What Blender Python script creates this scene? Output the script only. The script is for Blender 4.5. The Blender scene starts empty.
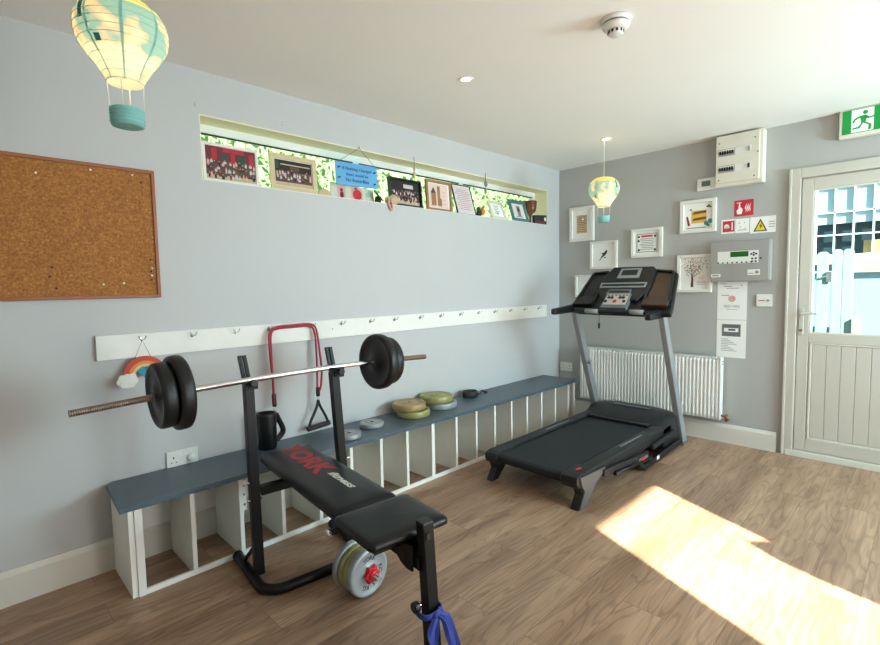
import bpy, bmesh, math, random
from mathutils import Matrix, Vector
R = math.radians
random.seed(7)
C = bpy.context.scene.collection
SC = bpy.context.scene

# ------------------------------------------------------------------ camera, world, sun, exposure
cam = bpy.data.cameras.new('camera')
cam.sensor_fit = 'HORIZONTAL'; cam.sensor_width = 36.0; cam.lens = 490.84 / 880 * 36.0
cam.clip_start = 0.02; cam.clip_end = 200
camo = bpy.data.objects.new('camera', cam); C.objects.link(camo)
yaw, pit, rol = 0.7784, -0.0738, -0.0184
F = Vector((math.sin(yaw) * math.cos(pit), math.cos(yaw) * math.cos(pit), math.sin(pit)))
Rt = Vector((math.cos(yaw), -math.sin(yaw), 0)); Up = Rt.cross(F)
r2 = math.cos(rol) * Rt + math.sin(rol) * Up; u2 = -math.sin(rol) * Rt + math.cos(rol) * Up
m = Matrix((r2, u2, -F)).transposed().to_4x4(); m.translation = Vector((-4.3238, -2.6709, 1.2889))
camo.matrix_world = m
SC.camera = camo

SC.view_settings.view_transform = 'Standard'
SC.view_settings.look = 'None'
SC.view_settings.gamma = 1
SC.view_settings.exposure = 0.98

w = bpy.data.worlds.new('sky'); SC.world = w; w.use_nodes = True
bgn = w.node_tree.nodes['Background']
bgn.inputs[0].default_value = (0.72, 0.88, 1.0, 1); bgn.inputs[1].default_value = 1.1

sun = bpy.data.lights.new('sun', 'SUN'); sun.energy = 22.0; sun.angle = R(0.6); sun.color = (1.0, 0.92, 0.76)
so = bpy.data.objects.new('sun', sun); C.objects.link(so)
sd = Vector((0.285, 0.645, -0.455))
so.rotation_euler = sd.to_track_quat('-Z', 'Y').to_euler(); so.location = (-4, -8, 6)

def area(name, loc, direction, sx, sy, power, col):
    l = bpy.data.lights.new(name, 'AREA'); l.shape = 'RECTANGLE'; l.size = sx; l.size_y = sy
    l.energy = power; l.color = col
    o = bpy.data.objects.new(name, l); C.objects.link(o); o.location = loc
    o.rotation_euler = Vector(direction).to_track_quat('-Z', 'Z').to_euler()
    return o
YC = -4.3          # inner face of the wall behind the camera
XL = -4.95         # inner face of the left wall
area('window_sky_lamp', (-0.95, YC - 0.30, 1.50), (-0.12, 1, -0.1), 1.35, 1.2, 84, (0.84, 0.95, 0.98))  # area lamp added outside unseen window 2 in place of skylight
area('daylight_doorway', (-2.88, YC - 0.30, 1.1), (0.15, 1, -0.02), 0.75, 1.8, 19, (0.96, 0.95, 0.93))

# ------------------------------------------------------------------ materials
def lin(c):
    if isinstance(c, str):
        c = [int(c[i:i + 2], 16) / 255 for i in (0, 2, 4)]
    return tuple((x / 12.92 if x <= 0.04045 else ((x + 0.055) / 1.055) ** 2.4) for x in c) + (1,)
_m = {}
def mat(name, hexc, rough=0.6, metal=0.0, var=0.06, scale=12, bump=0.0, bscale=60, emit=0, coat=0, spec=None):
    if name in _m: return _m[name]
    M = bpy.data.materials.new(name); M.use_nodes = True; nt = M.node_tree
    b = nt.nodes['Principled BSDF']; c = lin(hexc)
    b.inputs['Roughness'].default_value = rough; b.inputs['Metallic'].default_value = metal
    if spec is not None: b.inputs['Specular IOR Level'].default_value = spec
    tc = nt.nodes.new('ShaderNodeTexCoord')
    if var > 0:
        n = nt.nodes.new('ShaderNodeTexNoise'); n.inputs['Scale'].default_value = scale; n.inputs['Detail'].default_value = 4
        nt.links.new(tc.outputs['Object'], n.inputs['Vector'])
        r = nt.nodes.new('ShaderNodeMix'); r.data_type = 'RGBA'
        r.inputs[6].default_value = tuple(x * (1 - var) for x in c[:3]) + (1,)
        r.inputs[7].default_value = tuple(min(1, x * (1 + var)) for x in c[:3]) + (1,)
        nt.links.new(n.outputs['Fac'], r.inputs[0]); nt.links.new(r.outputs[2], b.inputs['Base Color'])
    else: b.inputs['Base Color'].default_value = c
    if bump > 0:
        n2 = nt.nodes.new('ShaderNodeTexNoise'); n2.inputs['Scale'].default_value = bscale; n2.inputs['Detail'].default_value = 3
        nt.links.new(tc.outputs['Object'], n2.inputs['Vector'])
        bp = nt.nodes.new('ShaderNodeBump'); bp.inputs['Strength'].default_value = bump; bp.inputs['Distance'].default_value = 0.003
        nt.links.new(n2.outputs['Fac'], bp.inputs['Height']); nt.links.new(bp.outputs['Normal'], b.inputs['Normal'])
    if coat: b.inputs['Coat Weight'].default_value = coat
    if emit:
        b.inputs['Emission Color'].default_value = c; b.inputs['Emission Strength'].default_value = emit
    _m[name] = M
    return M

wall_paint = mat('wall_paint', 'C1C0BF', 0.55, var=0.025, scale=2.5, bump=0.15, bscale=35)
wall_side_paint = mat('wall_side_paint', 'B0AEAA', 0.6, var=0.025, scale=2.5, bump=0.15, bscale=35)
ceil_paint = mat('ceiling_paint', 'F3EFE9', 0.8, var=0.02, scale=2, bump=0.15, bscale=25)
trim_white = mat('trim_white', 'DAD4C8', 0.45, var=0.05, scale=5, bump=0.1)
door_white = mat('door_white', 'C4BDB1', 0.45, var=0.05, scale=4)
reveal_cream = mat('reveal_cream', 'F4E9C6', 0.6, var=0.05, scale=4)
upvc = mat('upvc_white', 'E6E6E4', 0.35, var=0.02)
gasket = mat('gasket_black', '1B2420', 0.5)
black_metal = mat('black_metal', '0A0A0C', 0.42, 0.0, var=0.1, spec=0.3)
black_plastic = mat('black_plastic', '0D0E10', 0.42, var=0.08, bump=0.1, bscale=200)
black_vinyl = mat('black_vinyl', '0B0B0E', 0.36, var=0.1, bump=0.25, bscale=180, spec=0.35)
belt_mat = mat('running_belt', '191B20', 0.75, var=0.1, scale=60, bump=0.3, bscale=400)
dark_grey = mat('dark_grey_plastic', '1A1B1E', 0.45, var=0.06)
mid_grey = mat('grey_plastic', '6F7376', 0.45, var=0.05)
silver_paint = mat('silver_paint', '9A9DA0', 0.38, 0.35, var=0.04)
chrome = mat('chrome', 'D8D8DA', 0.18, 1.0, var=0.02)
thread_steel = mat('threaded_steel', '9C8B80', 0.35, 0.9, var=0.1)
white_wood = mat('painted_white_wood', 'F0ECE2', 0.5, var=0.06, scale=8, bump=0.1)
worn_edge = mat('worn_white_edge', 'EDEAE2', 0.5, var=0.06, scale=20)
slate_top = mat('slate_laminate', '4C5B66', 0.38, var=0.06, scale=9)
white_gloss = mat('white_enamel', 'E9E7E1', 0.3, var=0.02)
white_plastic = mat('white_plastic', 'E4E1DB', 0.4, var=0.02)
cream_plastic = mat('cream_plastic', 'DDD6C6', 0.45, var=0.02)
grey_case = mat('grey_case', '9B9893', 0.45, var=0.02)
paper = mat('white_paper', 'EFEDE8', 0.8, var=0.02)
ink = mat('ink_black', '2A2A2C', 0.7)
ink_grey = mat('ink_grey', '8A8A8A', 0.7)
red_ink = mat('red_ink', 'C8293A', 0.6)
sign_red = mat('sign_red', 'C5283C', 0.45)
sign_green = mat('sign_green', '0B9A43', 0.4)
sign_green_lit = mat('sign_green_lit', '0A8A3C', 0.4, emit=0.12)
sign_white_lit = mat('sign_white_lit', 'E4F4E8', 0.4, emit=0.15)
yellow = mat('sign_yellow', 'E8C62A', 0.5)
york_red = mat('lettering_red', 'A3262C', 0.55)
white_print = mat('lettering_white', 'D8D6CC', 0.6)
gold_plate = mat('olive_gold_vinyl', '9E9A62', 0.38, 0.2, var=0.06)
bronze_plate = mat('bronze_vinyl', 'A88E60', 0.38, 0.2, var=0.06)
silver_plate = mat('silver_vinyl', '9EA3A5', 0.42, 0.3, var=0.05)
plate_black = mat('black_iron', '19191A', 0.42, 0.2, var=0.12, scale=30, bump=0.2)
red_plastic = mat('red_plastic', 'D01C22', 0.35)
red_rubber = mat('red_rubber', 'A8243A', 0.5)
dark_rubber = mat('dark_rubber', '26201F', 0.6)
blue_cloth = mat('blue_cloth', '2A3C8C', 0.7, var=0.2, scale=30)
sky_blue = mat('sky_blue_paint', '5FA6D6', 0.6, var=0.08)
white_cord = mat('white_cord', 'E8E4DA', 0.7)
brown_cord = mat('brown_cord', '8A6A4A', 0.8)
teal = mat('teal_paint', '2E8C86', 0.6)
teal_basket = mat('teal_card', '7FB8B0', 0.7, var=0.15, scale=30)
lcd_green = mat('lcd_green', '1F5A1C', 0.3, emit=0.05)
lcd_grey = mat('lcd_grey', '5F7068', 0.3)
brown_wood = mat('brown_wood', '9C7048', 0.5, var=0.2, scale=14)
pale_wood = mat('pale_wood', 'C9AE84', 0.5, var=0.15, scale=14)
teal_frame_m = mat('teal_frame', '4F7F86', 0.5, var=0.1)
skin_tone = mat('photo_skin', 'B98A70', 0.7)
maroon = mat('photo_maroon', '6B2830', 0.7, var=0.3, scale=40)
navy = mat('photo_navy', '20263A', 0.7, var=0.3, scale=40)
photo_green = mat('photo_green', '2E4A3A', 0.7, var=0.2)
photo_red = mat('photo_red', 'B02A3A', 0.7, var=0.2)
photo_brown = mat('photo_brown', '5A4438', 0.7, var=0.4, scale=60)
photo_dark = mat('photo_dark', '241E1C', 0.7, var=0.3, scale=40)
photo_white = mat('photo_white', 'C9C2C4', 0.7)
blush = mat('blush_pink', 'DDA0A0', 0.7, var=0.2)
sand = mat('sand_shell', 'C8AE8A', 0.7, var=0.2, scale=30)
orange = mat('orange_paint', 'D8772A', 0.55)
amber_glass = mat('amber_wood', '8A4A34', 0.4, var=0.2)
grass = mat('grass', '4A6A2C', 0.9, var=0.3, scale=20)
paving = mat('paving', '9A958C', 0.9, var=0.1)
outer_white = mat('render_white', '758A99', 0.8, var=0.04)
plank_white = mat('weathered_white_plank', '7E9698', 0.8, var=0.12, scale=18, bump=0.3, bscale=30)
dark_glass = mat('dark_window', '26333A', 0.15, var=0.3, scale=6)
board_tan = mat('board_tan', '8F7A52', 0.8)
copper = mat('copper_pipe', '9A6A48', 0.35, 0.8)

def glass_mat():
    M = bpy.data.materials.new('window_glass'); M.use_nodes = True; nt = M.node_tree; nt.nodes.clear()
    o = nt.nodes.new('ShaderNodeOutputMaterial'); mx = nt.nodes.new('ShaderNodeMixShader')
    t = nt.nodes.new('ShaderNodeBsdfTransparent'); t.inputs[0].default_value = (0.84, 0.95, 0.98, 1)
    g = nt.nodes.new('ShaderNodeBsdfGlossy'); g.inputs['Roughness'].default_value = 0.02
    lw = nt.nodes.new('ShaderNodeLayerWeight'); lw.inputs[0].default_value = 0.5
    f = nt.nodes.new('ShaderNodeMath'); f.operation = 'POWER'; f.inputs[1].default_value = 4.0; nt.links.new(lw.outputs['Facing'], f.inputs[0])
    nt.links.new(f.outputs[0], mx.inputs[0]); nt.links.new(t.outputs[0], mx.inputs[1]); nt.links.new(g.outputs[0], mx.inputs[2])
    nt.links.new(mx.outputs[0], o.inputs[0]); return M
glass = glass_mat()

def floor_mat():
    M = bpy.data.materials.new('oak_vinyl_planks'); M.use_nodes = True; nt = M.node_tree; N = nt.nodes.new; Lk = nt.links.new
    b = nt.nodes['Principled BSDF']
    tc = N('ShaderNodeTexCoord')
    mp = N('ShaderNodeMapping'); mp.inputs['Location'].default_value = (0.37, 0.12, 0)
    Lk(tc.outputs['Object'], mp.inputs['Vector'])
    br = N('ShaderNodeTexBrick'); br.offset = 0.42; br.offset_frequency = 2
    br.inputs['Color1'].default_value = (0.0, 0, 0, 1); br.inputs['Color2'].default_value = (1, 1, 1, 1)
    br.inputs['Mortar'].default_value = (0.5, 0.5, 0.5, 1)
    br.inputs['Scale'].default_value = 1.0; br.inputs['Mortar Size'].default_value = 0.0012
    br.inputs['Mortar Smooth'].default_value = 0.3
    br.inputs['Bias'].default_value = 0.0
    br.inputs['Brick Width'].default_value = 1.05; br.inputs['Row Height'].default_value = 0.17
    Lk(mp.outputs[0], br.inputs['Vector'])
    # offset grain per plank
    sep = N('ShaderNodeSeparateColor'); Lk(br.outputs['Color'], sep.inputs[0])
    cmb = N('ShaderNodeCombineXYZ')
    ml = N('ShaderNodeMath'); ml.operation = 'MULTIPLY'; ml.inputs[1].default_value = 37.0
    Lk(sep.outputs[0], ml.inputs[0]); Lk(ml.outputs[0], cmb.inputs[0]); Lk(ml.outputs[0], cmb.inputs[2])
    va = N('ShaderNodeVectorMath'); va.operation = 'ADD'
    Lk(mp.outputs[0], va.inputs[0]); Lk(cmb.outputs[0], va.inputs[1])
    ms = N('ShaderNodeMapping'); ms.inputs['Scale'].default_value = (0.85, 6.0, 1.0); Lk(va.outputs[0], ms.inputs['Vector'])
    n1 = N('ShaderNodeTexNoise'); n1.inputs['Scale'].default_value = 1.9; n1.inputs['Detail'].default_value = 1.5; n1.inputs['Roughness'].default_value = 0.4
    Lk(ms.outputs[0], n1.inputs['Vector'])
    # contour rings from the noise = cathedral grain
    mu = N('ShaderNodeMath'); mu.operation = 'MULTIPLY'; mu.inputs[1].default_value = 62.0; Lk(n1.outputs['Fac'], mu.inputs[0])
    si = N('ShaderNodeMath'); si.operation = 'SINE'; Lk(mu.outputs[0], si.inputs[0])
    rg = N('ShaderNodeMapRange'); rg.inputs[1].default_value = 0.35; rg.inputs[2].default_value = 1.0; rg.inputs[3].default_value = 0; rg.inputs[4].default_value = 1
    Lk(si.outputs[0], rg.inputs[0])
    ms2 = N('ShaderNodeMapping'); ms2.inputs['Scale'].default_value = (3.0, 60, 1); Lk(va.outputs[0], ms2.inputs['Vector'])
    n2 = N('ShaderNodeTexNoise'); n2.inputs['Scale'].default_value = 2.0; n2.inputs['Detail'].default_value = 5; Lk(ms2.outputs[0], n2.inputs['Vector'])
    n3 = N('ShaderNodeTexNoise'); n3.inputs['Scale'].default_value = 1.4; n3.inputs['Detail'].default_value = 3; Lk(ms.outputs[0], n3.inputs['Vector'])
    ramp = N('ShaderNodeValToRGB'); Lk(n3.outputs['Fac'], ramp.inputs[0])
    ramp.color_ramp.elements[0].position = 0.3; ramp.color_ramp.elements[0].color = lin('86664F')
    ramp.color_ramp.elements[1].position = 0.7; ramp.color_ramp.elements[1].color = lin('AE8D72')
    def mul(fac_out, lo, hi, prev, scale=1.0):
        r = N('ShaderNodeMapRange'); r.inputs[3].default_value = lo; r.inputs[4].default_value = hi; Lk(fac_out, r.inputs[0])
        v = N('ShaderNodeVectorMath'); v.operation = 'SCALE'; Lk(prev, v.inputs[0]); Lk(r.outputs[0], v.inputs['Scale']); return v.outputs[0]
    c = mul(sep.outputs[0], 0.86, 1.10, ramp.outputs[0])
    c = mul(rg.outputs[0], 1.06, 0.80, c)
    c = mul(n2.outputs['Fac'], 0.60, 1.40, c)
    c = mul(br.outputs['Fac'], 1.0, 0.55, c)
    Lk(c, b.inputs['Base Color'])
    b.inputs['Roughness'].default_value = 0.42
    bp = N('ShaderNodeBump'); bp.inputs['Strength'].default_value = 0.15; bp.inputs['Distance'].default_value = 0.002
    Lk(n2.outputs['Fac'], bp.inputs['Height']); Lk(bp.outputs[0], b.inputs['Normal'])
    return M

def cork_mat():
    M = bpy.data.materials.new('cork'); M.use_nodes = True; nt = M.node_tree; N = nt.nodes.new; Lk = nt.links.new
    b = nt.nodes['Principled BSDF']; b.inputs['Roughness'].default_value = 0.85
    tc = N('ShaderNodeTexCoord'); n = N('ShaderNodeTexNoise'); n.inputs['Scale'].default_value = 110; n.inputs['Detail'].default_value = 6
    n.inputs['Roughness'].default_value = 0.7
    Lk(tc.outputs['Object'], n.inputs['Vector'])
    r = N('ShaderNodeValToRGB'); e = r.color_ramp.elements
    e[0].position = 0.33; e[0].color = lin('84502A'); e[1].position = 0.62; e[1].color = lin('B97C3E')
    k = e.new(0.48); k.color = lin('9E6430')
    k = e.new(0.72); k.color = lin('D8A868')
    Lk(n.outputs['Fac'], r.inputs[0]); Lk(r.outputs[0], b.inputs['Base Color']); return M

def balloon_mat():
    M = bpy.data.materials.new('watercolour_paper'); M.use_nodes = True; nt = M.node_tree; nt.nodes.clear(); N = nt.nodes.new; Lk = nt.links.new
    o = N('ShaderNodeOutputMaterial'); mx = N('ShaderNodeMixShader'); mx.inputs[0].default_value = 0.5
    d = N('ShaderNodeBsdfDiffuse'); t = N('ShaderNodeBsdfTranslucent')
    tc = N('ShaderNodeTexCoord'); n = N('ShaderNodeTexNoise'); n.inputs['Scale'].default_value = 11; n.inputs['Detail'].default_value = 2
    Lk(tc.outputs['Object'], n.inputs['Vector'])
    sx = N('ShaderNodeSeparateXYZ'); Lk(tc.outputs['Object'], sx.inputs[0])
    # teal band round the middle, cream above and below (printed on the paper)
    band = N('ShaderNodeMapRange'); band.interpolation_type = 'SMOOTHSTEP'
    sub = N('ShaderNodeMath'); sub.operation = 'SUBTRACT'; sub.inputs[1].default_value = 0.135; Lk(sx.outputs[2], sub.inputs[0])
    ab = N('ShaderNodeMath'); ab.operation = 'ABSOLUTE'; Lk(sub.outputs[0], ab.inputs[0])
    band.inputs[1].default_value = 0.05; band.inputs[2].default_value = 0.085; band.inputs[3].default_value = 0.10; band.inputs[4].default_value = -0.12
    Lk(ab.outputs[0], band.inputs[0])
    ad = N('ShaderNodeMath'); ad.operation = 'ADD'; Lk(n.outputs['Fac'], ad.inputs[0]); Lk(band.outputs[0], ad.inputs[1])
    r = N('ShaderNodeValToRGB'); e = r.color_ramp.elements; Lk(ad.outputs[0], r.inputs[0])
    e[0].position = 0.48; e[0].color = lin('F0E4C8'); e[1].position = 0.62; e[1].color = lin('96BFBE')
    k = e.new(0.55); k.color = lin('EBCFB0')
    Lk(r.outputs[0], d.inputs[0]); Lk(r.outputs[0], t.inputs[0])
    Lk(d.outputs[0], mx.inputs[1]); Lk(t.outputs[0], mx.inputs[2]); Lk(mx.outputs[0], o.inputs[0]); return M

def leaf_mat(name, a, bcol):
    M = bpy.data.materials.new(name); M.use_nodes = True; nt = M.node_tree; nt.nodes.clear(); N = nt.nodes.new; Lk = nt.links.new
    o = N('ShaderNodeOutputMaterial'); mx = N('ShaderNodeMixShader'); mx.inputs[0].default_value = 0.4
    d = N('ShaderNodeBsdfDiffuse'); t = N('ShaderNodeBsdfTranslucent')
    tc = N('ShaderNodeTexCoord'); n = N('ShaderNodeTexNoise'); n.inputs['Scale'].default_value = 9
    Lk(tc.outputs['Object'], n.inputs['Vector']); r = N('ShaderNodeMix'); r.data_type = 'RGBA'
    r.inputs[6].default_value = lin(a); r.inputs[7].default_value = lin(bcol); Lk(n.outputs['Fac'], r.inputs[0])
    Lk(r.outputs[2], d.inputs[0]); Lk(r.outputs[2], t.inputs[0]); Lk(d.outputs[0], mx.inputs[1]); Lk(t.outputs[0], mx.inputs[2])
    Lk(mx.outputs[0], o.inputs[0]); return M

# ------------------------------------------------------------------ mesh builder
def align(p0, p1):
    p0, p1 = Vector(p0), Vector(p1); d = p1 - p0
    q = Vector((0, 0, 1)).rotation_difference(d.normalized()) if d.length > 1e-9 else Matrix.Identity(3).to_quaternion()
    return Matrix.Translation(p0) @ q.to_matrix().to_4x4(), d.length
def catmull(pts, n=6, closed=False):
    P = [Vector(p) for p in pts]; out = []
    k = len(P)
    rng = range(k if closed else k - 1)
    for i in rng:
        if closed: a, b, c, d = P[(i - 1) % k], P[i], P[(i + 1) % k], P[(i + 2) % k]
        else: a, b, c, d = P[max(i - 1, 0)], P[i], P[i + 1], P[min(i + 2, k - 1)]
        for j in range(n):
            t = j / n
            out.append(0.5 * ((2 * b) + (-a + c) * t + (2 * a - 5 * b + 4 * c - d) * t * t + (-a + 3 * b - 3 * c + d) * t ** 3))
    if not closed: out.append(P[-1])
    return out

class B:
    def __init__(s, T=None): s.bm = bmesh.new(); s.mats = []; s.T = T if T is not None else Matrix.Identity(4)
    def mi(s, m):
        if m not in s.mats: s.mats.append(m)
        return s.mats.index(m)
    def V(s, p): return s.bm.verts.new(s.T @ Vector(p))
    def face(s, vs, i, smooth=False):
        try:
            f = s.bm.faces.new(vs); f.material_index = i; f.smooth = smooth; return f
        except ValueError: return None
    def hexa(s, pts, m):
        i = s.mi(m); v = [s.V(p) for p in pts]
        for q in ((0, 3, 2, 1), (4, 5, 6, 7), (0, 1, 5, 4), (1, 2, 6, 5), (2, 3, 7, 6), (3, 0, 4, 7)): s.face([v[k] for k in q], i)
        return s
    def box(s, lo, hi, m):
        x0, y0, z0 = [min(a, b) for a, b in zip(lo, hi)]; x1, y1, z1 = [max(a, b) for a, b in zip(lo, hi)]
        return s.hexa([(x0, y0, z0), (x1, y0, z0), (x1, y1, z0), (x0, y1, z0), (x0, y0, z1), (x1, y0, z1), (x1, y1, z1), (x0, y1, z1)], m)
    def bar(s, p0, p1, w, d, m, up=(0, 0, 1)):
        """rectangular bar from p0 to p1, w along side, d along the other"""
        p0, p1 = Vector(p0), Vector(p1); ax = (p1 - p0).normalized(); u = Vector(up)
        if abs(ax.dot(u)) > 0.98: u = Vector((0, 1, 0))
        sd_ = ax.cross(u).normalized(); tp = sd_.cross(ax).normalized()
        a, b = sd_ * w / 2, tp * d / 2
        return s.hexa([p0 - a - b, p0 + a - b, p0 + a + b, p0 - a + b, p1 - a - b, p1 + a - b, p1 + a + b, p1 - a + b], m)
    def lathe(s, prof, m, M=None, seg=32, caps=True):
        """profile [(r,z)...] about local z of M"""
        M = M or Matrix.Identity(4); i = s.mi(m); rings = []
        for r, z in prof:
            if r < 1e-6: rings.append([s.V(M @ Vector((0, 0, z)))])
            else: rings.append([s.V(M @ Vector((r * math.cos(2 * math.pi * k / seg), r * math.sin(2 * math.pi * k / seg), z))) for k in range(seg)])
        for a, b in zip(rings[:-1], rings[1:]):
            for k in range(seg):
                k2 = (k + 1) % seg
                if len(a) == 1 and len(b) == 1: continue
                if len(a) == 1: s.face([a[0], b[k], b[k2]][::-1], i, True)
                elif len(b) == 1: s.face([a[k], a[k2], b[0]], i, True)
                else: s.face([a[k], a[k2], b[k2], b[k]], i, True)
        if caps:
            if len(rings[0]) > 1: s.face(rings[0][::-1], i)
            if len(rings[-1]) > 1: s.face(rings[-1], i)
        return s
    def cyl(s, p0, p1, r, m, r1=None, seg=24):
        M, L = align(p0, p1); return s.lathe([(r, 0), (r if r1 is None else r1, L)], m, M, seg)
    def tube(s, pts, r, m, seg=10, closed=False, flat=1.0, n=6, smooth=True):
        P = catmull(pts, n, closed) if smooth else [Vector(p) for p in pts]
        i = s.mi(m); rings = []; K = len(P); nrm = None
        for k in range(K):
            a = P[(k - 1) % K] if (closed or k) else P[0]; b = P[(k + 1) % K] if (closed or k < K - 1) else P[-1]
            t = (b - a).normalized()
            if nrm is None:
                nrm = t.orthogonal().normalized() if abs(t.z) > 0.9 else t.cross(Vector((0, 0, 1))).normalized()
            nrm = (nrm - t * nrm.dot(t)).normalized(); bn = t.cross(nrm)
            rr = r(k / (K - 1)) if callable(r) else r
            rings.append([s.V(P[k] + nrm * rr * math.cos(2 * math.pi * j / seg) + bn * rr * flat * math.sin(2 * math.pi * j / seg)) for j in range(seg)])
        prs = list(zip(rings[:-1], rings[1:])) + ([(rings[-1], rings[0])] if closed else [])
        for a, b in prs:
            for j in range(seg): s.face([a[j], a[(j + 1) % seg], b[(j + 1) % seg], b[j]], i, True)
        if not closed: s.face(rings[0][::-1], i); s.face(rings[-1], i)
        return s
    def prism(s, poly, w0, w1, m, M=None):
        """polygon in local (u,v), extruded along local w from w0 to w1; M maps (u,v,w) into place"""
        M = M or Matrix.Identity(4); i = s.mi(m)
        a = [s.V(M @ Vector((u, v, w0))) for u, v in poly]; b = [s.V(M @ Vector((u, v, w1))) for u, v in poly]
        s.face(a[::-1], i); s.face(b, i)
        for k in range(len(poly)): k2 = (k + 1) % len(poly); s.face([a[k], a[k2], b[k2], b[k]], i)
        return s
    def rect(s, u0, v0, u1, v1, w, m, M=None, t=0.0006):
        return s.prism([(u0, v0), (u1, v0), (u1, v1), (u0, v1)], w, w + t, m, M)
    def disc(s, u, v, r, w, m, M=None, t=0.0006, seg=14, ry=None):
        return s.prism([(u + r * math.cos(2 * math.pi * k / seg), v + (ry or r) * math.sin(2 * math.pi * k / seg)) for k in range(seg)], w, w + t, m, M)
    def ball(s, c, r, m, seg=16, sc=(1, 1, 1)):
        M = Matrix.Translation(Vector(c)) @ Matrix.Diagonal((sc[0], sc[1], sc[2], 1)); n = 8
        return s.lathe([(r * math.sin(math.pi * k / n) if 0 < k < n else 0, -r * math.cos(math.pi * k / n)) for k in range(n + 1)], m, M, seg)
    def text(s, txt, size, m, M, w=0.0, ext=0.0004, align_x='CENTER', bold=0.0, shear=0.0, sx=1.0):
        cu = bpy.data.curves.new('t', 'FONT'); cu.body = txt; cu.size = size; cu.extrude = ext; cu.offset = bold; cu.shear = shear
        cu.align_x = align_x; cu.align_y = 'CENTER'; cu.resolution_u = 2
        o = bpy.data.objects.new('t', cu); me = bpy.data.meshes.new_from_object(o)
        me.transform(s.T @ M @ Matrix.Translation((0, 0, w)) @ Matrix.Diagonal((sx, 1, 1, 1)))
        n0 = len(s.bm.faces); s.bm.from_mesh(me); s.bm.faces.ensure_lookup_table(); i = s.mi(m)
        for f in s.bm.faces[n0:]: f.material_index = i
        bpy.data.objects.remove(o); bpy.data.curves.remove(cu); bpy.data.meshes.remove(me); return s
    def build(s, name, parent=None, bev=0.0, seg=2, **props):
        bmesh.ops.recalc_face_normals(s.bm, faces=s.bm.faces[:])
        if parent is not None: s.bm.transform(parent_world(parent).inverted())
        me = bpy.data.meshes.new(name); s.bm.to_mesh(me); s.bm.free()
        for m_ in s.mats: me.materials.append(m_)
        o = bpy.data.objects.new(name, me); C.objects.link(o)
        if parent is not None: o.parent = parent
        if bev:
            md = o.modifiers.new('bevel', 'BEVEL'); md.width = bev; md.segments = seg; md.limit_method = 'ANGLE'; md.angle_limit = R(40)
            md.harden_normals = False
        for k, v in props.items(): o[k] = v
        return o
def parent_world(o):
    M = Matrix.LocRotScale(o.location, o.rotation_euler, o.scale)
    return parent_world(o.parent) @ M if o.parent else M
def thing(name, label, cat, loc=(0, 0, 0), group=None, rz=0):
    o = bpy.data.objects.new(name, None); C.objects.link(o); o.empty_display_size = 0.1
    o.location = loc; o.rotation_euler = (0, 0, rz); o['label'] = label; o['category'] = cat
    if group: o['group'] = group
    return o
def single(b, name, label, cat, loc=None, group=None, bev=0.0, kind=None):
    """one-mesh thing with its origin at loc"""
    if loc is not None: b.bm.transform(Matrix.Translation(-Vector(loc)))
    o = b.build(name, None, bev)
    if loc is not None: o.location = loc
    o['label'] = label; o['category'] = cat
    if group: o['group'] = group
    if kind: o['kind'] = kind
    return o
def struct(b, name, parent=None, bev=0.0):
    o = b.build(name, parent, bev)
    if parent is None: o['kind'] = 'structure'
    return o
def sempty(name, loc):
    o = bpy.data.objects.new(name, None); C.objects.link(o); o.location = loc; o['kind'] = 'structure'; return o
def dup(root, loc, label, group=None, rot=None):
    r = root.copy(); C.objects.link(r); r.location = loc; r['label'] = label
    if rot is not None: r.rotation_euler = rot
    if group: r['group'] = group
    for ch in list(root.children):
        c = ch.copy(); C.objects.link(c); c.parent = r
        for g in list(ch.children):
            d = g.copy(); C.objects.link(d); d.parent = c
    return r
# frames of the two walls: local (u right, v up, w out of the wall into the room)
def WA(x, z, y=0.0, lean=0.0):      # back wall, facing -Y
    return Matrix.Translation((x, y, z)) @ Matrix(((1, 0, 0, 0), (0, 0, -1, 0), (0, 1, 0, 0), (0, 0, 0, 1))) @ Matrix.Rotation(-lean, 4, 'X')
def WB(y, z, x=0.0):                # right wall, facing -X
    return Matrix.Translation((x, y, z)) @ Matrix(((0, 0, -1, 0), (-1, 0, 0, 0), (0, 1, 0, 0), (0, 0, 0, 1)))

# ------------------------------------------------------------------ setting
H = 2.4
struct(B().box((XL - .2, YC - .2, -0.1), (0.2, 0.25, 0), floor_mat()), 'floor')
struct(B().box((XL - .2, YC - .2, H), (0.25, 0.25, H + .12), ceil_paint), 'ceiling')
WX0, WX1, WZ0, WZ1 = -3.38, -0.21, 1.857, 2.185
b = B()
b.box((XL - .2, 0, 0), (0.22, 0.22, WZ0), wall_paint); b.box((XL - .2, 0, WZ1), (0.22, 0.22, H), wall_paint)
b.box((XL - .2, 0, WZ0), (WX0, 0.22, WZ1), wall_paint); b.box((WX1, 0, WZ0), (0.22, 0.22, WZ1), wall_paint)
struct(b, 'wall_back')
DY0, DY1, DZ = -1.900, -2.86, 2.072
b = B()
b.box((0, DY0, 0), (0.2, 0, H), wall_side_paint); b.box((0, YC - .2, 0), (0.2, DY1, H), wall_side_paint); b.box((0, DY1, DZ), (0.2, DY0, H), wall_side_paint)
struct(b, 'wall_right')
b = B()
b.box((XL - .2, YC - .2, 0), (-3.335, YC, H), wall_paint); b.box((-3.335, YC - .2, 2.141), (-2.49, YC, H), wall_paint)
b.box((-2.49, YC - .2, 0), (-1.62, YC, H), wall_paint); b.box((-1.62, YC - .2, 0), (-.28, YC, .9), wall_paint)
b.box((-1.62, YC - .2, 2.1), (-.28, YC, H), wall_paint); b.box((-.28, YC - .2, 0), (0, YC, H), wall_paint)
struct(b, 'wall_front')
struct(B().box((XL - .2, YC, 0), (XL, 0, H), wall_paint), 'wall_left')
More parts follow.
